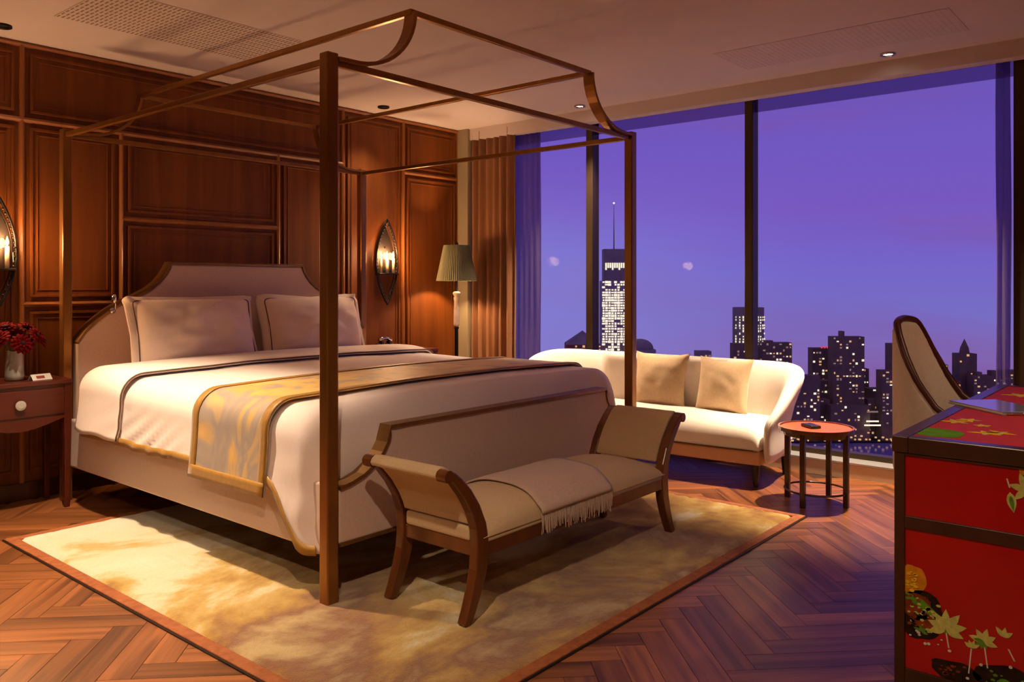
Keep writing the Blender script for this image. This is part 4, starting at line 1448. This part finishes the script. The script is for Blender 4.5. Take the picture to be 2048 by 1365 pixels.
# ------------------------------------------------------------------ sconces
def sconce(cx, label, watts):
    zc, hh, hw = 1.43, 0.35, 0.115
    y = WY - 0.06
    t = thing('wall_sconce', label, 'sconce', (cx, WY - 0.02, zc), 'lens-shaped sconces')
    def ring(s=1.0, n=20):
        L_ = [(cx - s * hw * (1 - (k / n * 2 - 1) ** 2), zc + s * hh * (k / n * 2 - 1)) for k in range(n + 1)]
        R_ = [(2 * cx - x, z) for x, z in reversed(L_[1:-1])]
        return L_ + R_
    MB().tube([(x, y, z) for x, z in ring()], 0.0085, 8, closed=True).build('frame', 'iron_black', t, smooth=True)
    MB().tube([(x, y + 0.012, z) for x, z in ring(0.86)], 0.004, 6, closed=True).build('inner_frame', 'iron_black', t, smooth=True)
    beads = MB()
    rg = ring(0.93, 24)
    for x, z in rg:
        beads.ball((x, y, z), 0.0075, 4)
    tag(beads.build('bead_trim', 'iron_black', t, smooth=True), kind='stuff')
    MB().prism([(x, max(z, zc - 0.10)) for x, z in ring(0.84)], 'y', WY - 0.032, WY - 0.024).build('back_plate', 'mirror_dark', t)
    for dz in (-0.07, 0.12):
        MB().tube([(cx, WY - 0.024, zc + dz), (cx, y + 0.02, zc + dz)], 0.008, 8).build('stand_off', 'iron_black', t)
    B(cx - 0.105, cx + 0.105, y - 0.03, y + 0.03, zc - 0.105, zc - 0.092).build('bracket', 'iron_black', t, bevel=0.003)
    for dx in (-0.068, 0.0, 0.068):
        c = MB().lathe([(0.012, zc - 0.092), (0.012, zc + 0.028), (0.008, zc + 0.034)], cx + dx, y, 12).build('candle', 'candle_wax', t, smooth=True)
        MB().lathe([(0.002, zc + 0.034), (0.009, zc + 0.046), (0.010, zc + 0.058), (0.005, zc + 0.078), (0.001, zc + 0.09)], cx + dx, y, 10).build('flame_bulb', 'candle_glow', c, smooth=True)
    MB().lathe([(0.105, zc - 0.092), (0.105, zc + 0.075)], cx, y - 0.0, 28, cap=False).xform(Matrix.Translation((0, y, 0)) @ Matrix.Diagonal((1, 0.36, 1, 1)) @ Matrix.Translation((0, -y, 0))).build('glass_sleeve', 'sconce_glass', t, smooth=True)
    for dx in (-0.13, 0.13):
        ld = bpy.data.lights.new('sconce_lamp', 'POINT')
        ld.energy = watts
        ld.color = (1.0, 0.55, 0.24)
        ld.shadow_soft_size = 0.05
        lo = bpy.data.objects.new('sconce_lamp', ld)
        COL.objects.link(lo)
        lo.parent = t
        lo.location = (dx * 0.3, y - 0.055 - (WY - 0.02), 0.05)
sconce(1.655, 'lens-shaped beaded wall sconce above the vase of red flowers', 14.0)
sconce(4.545, 'lens-shaped wall sconce glowing between the bed and the floor lamp', 13.0)

# ------------------------------------------------------------------ floor lamp
lx, ly = 5.10, 4.92
lamp = thing('floor_lamp', 'floor lamp with pleated olive-grey shade and pale turned stem by the curtain', 'lamp', (lx, ly, 0))
MB().lathe([(0.14, 0), (0.14, 0.018), (0.05, 0.03), (0.022, 0.06)], lx, ly, 28).build('base', 'iron_black', lamp, smooth=True)
MB().lathe([(0.016, 0.05), (0.016, 0.86), (0.022, 0.87), (0.016, 0.885)], lx, ly, 16).build('pole', 'iron_black', lamp, smooth=True)
MB().lathe([(0.018, 0.885), (0.026, 0.90), (0.024, 1.02), (0.020, 1.10), (0.026, 1.13), (0.018, 1.14), (0.034, 1.165), (0.030, 1.178), (0.014, 1.185)], lx, ly, 18).build('turned_stem', 'marble', lamp, smooth=True)
MB().lathe([(0.011, 1.185), (0.011, 1.58), (0.02, 1.59), (0.008, 1.61)], lx, ly, 12).build('neck', 'iron_black', lamp, smooth=True)
n = 120
rows = []
for f in (0, 0.25, 0.5, 0.75, 1.0):
    row = []
    for k in range(n):
        a = 2 * PI * k / n
        r = 0.172 + (0.108 - 0.172) * f + (0.003 if k % 2 else -0.003)
        row.append((lx + r * math.cos(a), ly + r * math.sin(a), 1.275 + 0.305 * f))
    rows.append(row)
o = MB().grid(rows, close_u=True).build('lamp_shade', 'shade_fabric', lamp)
s = o.modifiers.new('solid', 'SOLIDIFY'); s.thickness = 0.003
m = MB()
for k in range(3):
    a = 2 * PI * k / 3
    m.tube([(lx, ly, 1.585), (lx + 0.106 * math.cos(a), ly + 0.106 * math.sin(a), 1.575)], 0.0025, 5)
m.build('shade_ring', 'iron_black', lamp)
ld = bpy.data.lights.new('floor_lamp_bulb', 'POINT')
ld.energy = 34
ld.color = (1.0, 0.60, 0.28)
ld.shadow_soft_size = 0.025
lo = bpy.data.objects.new('floor_lamp_bulb', ld)
COL.objects.link(lo)
lo.parent = lamp
lo.location = (0.05, 0, 1.40)

# ------------------------------------------------------------------ curtains
def curtain(name, matn, x, y0, y1, z0, z1, amp, waves, label, thick):
    n = waves * 8
    rows = []
    for j in range(9):
        z = z0 + (z1 - z0) * j / 8
        row = []
        for i in range(n + 1):
            f = i / n
            a = amp * (0.8 + 0.3 * math.sin(f * 9.1)) * (1 - 0.15 * j / 8)
            row.append((x + a * math.sin(2 * PI * waves * f + 0.25 * math.sin(f * 13)), y0 + (y1 - y0) * f + 0.004 * math.sin(j + f * 20), z))
        rows.append(row)
    o = MB().grid(rows).build(name, matn, smooth=True)
    s = o.modifiers.new('solid', 'SOLIDIFY'); s.thickness = thick
    tag(o, label, 'curtain')
curtain('curtain', 'curtain_fabric', 5.493, 4.60, 5.09, 0.105, 2.62, 0.040, 6, 'brown pleated full-length curtain drawn back beside the floor lamp', 0.004)
curtain('sheer_curtain', 'sheer_fabric', 5.556, 4.36, 4.72, 0.105, 2.625, 0.010, 6, 'translucent sheer curtain gathered next to the brown curtain', 0.001)
curtain('sheer_curtain', 'sheer_fabric', 5.556, 0.875, 0.95, 0.105, 2.625, 0.008, 2, 'narrow strip of sheer curtain beside the dark window pillar', 0.001)

# ------------------------------------------------------------------ the city across the river
FW = Vector((math.cos(HEAD), math.sin(HEAD)))
RT = Vector((math.sin(HEAD), -math.cos(HEAD)))
GROUND = -230.0
def far(bearing, d):
    """point at distance d (metres, along the view axis) and sideways tangent bearing"""
    p = FW * d + RT * (bearing * d)
    return p
river = MB()
a, b, c, d_ = far(-2.2, 120), far(3.2, 120), far(1.6, 1195), far(-1.4, 1195)
river.add([(a.x, a.y, GROUND), (b.x, b.y, GROUND), (c.x, c.y, GROUND), (d_.x, d_.y, GROUND)], [(0, 1, 2, 3)])
tag(river.build('river', 'river_water'), kind='structure')
land = MB()
a, b, c, d_ = far(-1.4, 1195), far(1.6, 1195), far(1.6, 1700), far(-1.4, 1700)
land.add([(p.x, p.y, z) for z in (GROUND - 3, GROUND + 2) for p in (a, b, c, d_)], [(0, 1, 2, 3), (4, 7, 6, 5), (0, 4, 5, 1), (1, 5, 6, 2), (2, 6, 7, 3), (3, 7, 4, 0)])
tag(land.build('city_ground', 'city_ground_mat'), kind='structure')

QUEUE = []
PLACED = []
def building(*a, **k):
    QUEUE.append((a, k))
def raise_building(px0, px1, ytop, d, label, fac='facade_dark', lit=0.2, bright='mix', roof=None, roof_h=0, depth=20, cell=(4.6, 4.6), ybot=None, name='office_tower', ymax_lit=None, round_=False, fill=(0.62, 0.55), yaw=0.0, cat='building', steps=None, extra=None):
    b0, b1 = (px0 - 1024) / FPX, (px1 - 1024) / FPX
    while any(b0 < q1 and q0 < b1 and d < e1 + 3 and e0 < d + depth + 3 for q0, q1, e0, e1 in PLACED):
        d += 2
    PLACED.append((b0 - 0.002, b1 + 0.002, d, d + depth))
    w = (b1 - b0) * d
    top = EYE - (ytop - 568) / FPX * d
    c = far((b0 + b1) / 2, d)
    t = thing(name, label, cat, (c.x, c.y, GROUND + 2), 'buildings of the night skyline')
    h = top - GROUND - 2
    M = Matrix.Translation((c.x, c.y, GROUND + 2)) @ Matrix.Rotation(HEAD - PI / 2 + yaw, 4, 'Z')
    # local: x to the right, y away from the viewer, z up
    m = MB()
    if round_:
        n = 24
        poly = [(w / 2 * math.cos(2 * PI * k / n), depth / 2 + w / 2 * math.sin(2 * PI * k / n)) for k in range(n)]
        m.prism(poly, 'z', 0, h)
    else:
        m.box(-w / 2, w / 2, 0, depth, 0, h)
    m.xform(M).build('facade', fac, t)
    if steps:
        for (fx0, fx1, dh) in steps:
            MB().box(-w / 2 + fx0 * w, -w / 2 + fx1 * w, depth * 0.2, depth * 0.8, h, h + dh).xform(M).build('roof_block', fac, t)
    if roof == 'pyramid':
        MB().add([(-w / 2, 0, h), (w / 2, 0, h), (w / 2, depth, h), (-w / 2, depth, h), (0, depth / 2, h + roof_h)], [(0, 1, 4), (1, 2, 4), (2, 3, 4), (3, 0, 4), (0, 3, 2, 1)]).xform(M).build('pyramid_roof', 'facade_slate', t)
    elif roof == 'dome':
        MB().lathe([(w / 2 * math.cos(PI / 2 * k / 7) + 0.01, h + roof_h * math.sin(PI / 2 * k / 7)) for k in range(8)], 0, depth / 2, 20).xform(M).build('dome', 'facade_slate', t, smooth=True)
    elif roof == 'spire':
        MB().lathe([(w * 0.28, h), (w * 0.22, h + roof_h * 0.4), (0.2, h + roof_h)], 0, depth / 2, 8).xform(M).build('spire', fac, t)
    groups = {'city_light_white': MB(), 'city_light_warm': MB(), 'city_light_dim': MB()}
    cw, chh = cell
    nxw = max(1, int(w / cw))
    nzw = max(1, int(h / chh))
    cw, chh = w / nxw, h / nzw
    zlo = 0
    if ybot:
        zlo = EYE - (ybot - 568) / FPX * d - GROUND - 2
    for iz in range(nzw):
        z = (iz + 0.5) * chh
        if z < zlo:
            continue
        if ymax_lit is not None and z > EYE - (ymax_lit - 568) / FPX * d - GROUND - 2:
            continue
        rowp = lit * (0.45 + 1.1 * random.random())
        for ix in range(nxw):
            if random.random() > rowp:
                continue
            x = -w / 2 + (ix + 0.5) * cw
            q = random.random()
            k = bright if bright != 'mix' else ('city_light_white' if q < 0.3 else 'city_light_warm' if q < 0.6 else 'city_light_dim')
            ww, hh = cw * fill[0] / 2 * random.uniform(0.6, 1.25), chh * fill[1] / 2 * random.uniform(0.6, 1.2)
            yy = 0.0
            if round_:
                yy = depth / 2 - math.sqrt(max(0, (w / 2) ** 2 - x * x)) 
            groups[k].box(x - ww, x + ww, yy - 0.3, yy + 0.2, z - hh, z + hh)
    for k, g_ in groups.items():
        if g_.v:
            o = g_.xform(M).build('lit_windows', k, t)
            tag(o, kind='stuff')
    if extra:
        extra(t, M, w, h, d)

building(1076, 1132, 727, 1330, 'low dark block left of the pyramid-roofed building on the skyline', lit=0.1)
building(1133, 1202, 690, 1240, 'brick building with dark pyramid roof left of the tallest tower', 'facade_brick', lit=0.42, bright='city_light_warm', roof='pyramid', roof_h=20, depth=48, cell=(5.4, 5.0), name='pyramid_roof_building')
def tower_crown(t, M, w, h, d):
    S = d / FPX
    MB().box(-w * 0.42, w * 0.45, 4, 32, h, h + 64 * S).xform(M).build('crown', 'facade_slate', t)
    g_ = MB()
    for k in range(9):
        x = -w * 0.34 + w * 0.66 * k / 8
        g_.box(x - 1.2, x + 1.2, 3.6, 4.2, h + (26 if k % 3 else 22) * S, h + 36 * S)
    tag(g_.xform(M).build('crown_lights', 'city_light_white', t), kind='stuff')
    MB().lathe([(1.1, h + 64 * S), (0.7, h + 110 * S), (0.25, h + 156 * S)], 0, 20, 8).xform(M).build('antenna', 'facade_slate', t)
    MB().ball((0, 20, h + 158 * S), 1.6, 6).xform(M).build('beacon', 'city_light_white', t)
building(1204, 1258, 562, 1260, 'tallest tower, brightly lit with a thin antenna, across the river', 'facade_pale', lit=1.1, bright='city_light_white', cell=(4.4, 4.0), fill=(0.86, 0.74), depth=36, name='skyscraper', extra=tower_crown)
building(1256, 1312, 700, 1290, 'pale building with a dark dome right of the tallest tower', 'facade_pale', lit=0.35, bright='city_light_dim', roof='dome', roof_h=15, depth=44, name='domed_building')
building(1310, 1392, 722, 1350, 'low dark block behind the sofa back', lit=0.15)
building(1394, 1423, 703, 1330, 'small slate block above the middle of the sofa back', 'facade_slate', lit=0.05)
building(1424, 1470, 724, 1350, 'low dark block left of the round tower', lit=0.15)
building(1474, 1536, 616, 1240, 'round bright tower with dark cap behind the window mullion', 'facade_slate', lit=0.95, bright='city_light_white', round_=True, depth=46, cell=(4.2, 4.2), ymax_lit=634, fill=(0.6, 0.7), name='round_tower')
building(1467, 1512, 688, 1215, 'stepped block in front of the round tower, left half', lit=0.35, bright='mix')
building(1512, 1584, 686, 1220, 'dark block right of the round tower with scattered lit windows', lit=0.32, steps=[(0.3, 0.5, 3)])
building(1586, 1640, 752, 1225, 'low dark block beside the sofa arm', lit=0.16)
def red_beacons(t, M, w, h, d):
    g_ = MB()
    for k in range(4):
        g_.box(-w * 0.1 + k * 4.5, -w * 0.1 + k * 4.5 + 2.6, 0.2, 1.0, h, h + 3.0)
    tag(g_.xform(M).build('red_beacon', 'city_light_red', t), kind='stuff')
building(1625, 1668, 697, 1250, 'dark tower with red rooftop lights', lit=0.22, extra=red_beacons)
building(1666, 1729, 674, 1270, 'tall dark block right of the tower with red lights', lit=0.26, bright='mix', steps=[(0.3, 0.4, 8)])
building(1700, 1738, 738, 1235, 'dark shoulder block against the tall dark block', lit=0.25)
building(1642, 1700, 762, 1212, 'dark block in front of the tower with red lights', lit=0.22)
building(1604, 1660, 800, 1203, 'low waterfront block beside the sofa arm', lit=0.14, ybot=872)
building(1738, 1768, 778, 1218, 'low dark block in the gap between the towers', lit=0.22)
building(1662, 1740, 812, 1202, 'wide low waterfront block behind the side table', lit=0.14)
building(1764, 1786, 742, 1240, 'slim dark block left of the chair', lit=0.22)
building(1782, 1830, 688, 1262, 'dark tower partly hidden by the chair back', lit=0.16)
building(1736, 1800, 800, 1206, 'waterfront block with a bright sign left of the desk', lit=0.12)
building(1800, 1880, 770, 1210, 'wide dark block behind the desk chair', lit=0.1)
building(1868, 1896, 730, 1230, 'narrow slate block right of the chair back', 'facade_slate', lit=0.05)
building(1886, 1922, 762, 1215, 'brownish block right of the chair with a few warm windows', 'facade_brick', lit=0.2, bright='city_light_warm')
building(1918, 1954, 708, 1250, 'dark tower with pointed crown right of the chair', lit=0.14, roof='spire', roof_h=22, name='spired_tower')
building(1948, 2012, 752, 1222, 'dark block below the spired tower', lit=0.22, steps=[(0.15, 0.3, 5), (0.6, 0.8, 7)])
building(2008, 2090, 742, 1230, 'dark block behind the window pillar', lit=0.15)
building(1890, 2010, 800, 1204, 'wide low waterfront block beyond the desk', lit=0.16)
for a_, k_ in sorted(QUEUE, key=lambda q: -q[0][2]):
    raise_building(*a_[:3], 1204, *a_[4:], **k_)
# bright sign lines on the waterfront block and the row of quay lights
t = thing('quay_lights', 'row of warm lights along the far river bank', 'lights', (far(0.4, 1194).x, far(0.4, 1194).y, GROUND + 2))
M = Matrix.Translation((0, 0, 0))
g_ = MB()
for k in range(150):
    b_ = -0.05 + 0.72 * k / 150 + random.uniform(-0.002, 0.002)
    p = far(b_, 1192)
    s_ = random.uniform(0.8, 1.9)
    zz = GROUND + 2 + random.choice((1.5, 3, 6, 8))
    g_.box(p.x - s_, p.x + s_, p.y - s_, p.y + s_, zz, zz + 2.0)
tag(g_.build('lamp_globe', 'city_light_warm', t), kind='stuff')
sg = thing('rooftop_sign', 'bright horizontal light bars on a waterfront block', 'sign', (far(0.437, 1199).x, far(0.437, 1199).y, GROUND + 2))
Ms = Matrix.Translation((far(0.437, 1199).x, far(0.437, 1199).y, 0)) @ Matrix.Rotation(HEAD - PI / 2, 4, 'Z')
for y_, wd in ((843, 9), (851, 12), (824, 8)):
    z = EYE - (y_ - 568) / FPX * 1199
    MB().box(-wd, wd, -1.2, -0.4, z - 1.1, z + 1.1).xform(Ms).build('light_bar', 'city_light_white' if y_ > 830 else 'city_light_dim', sg)
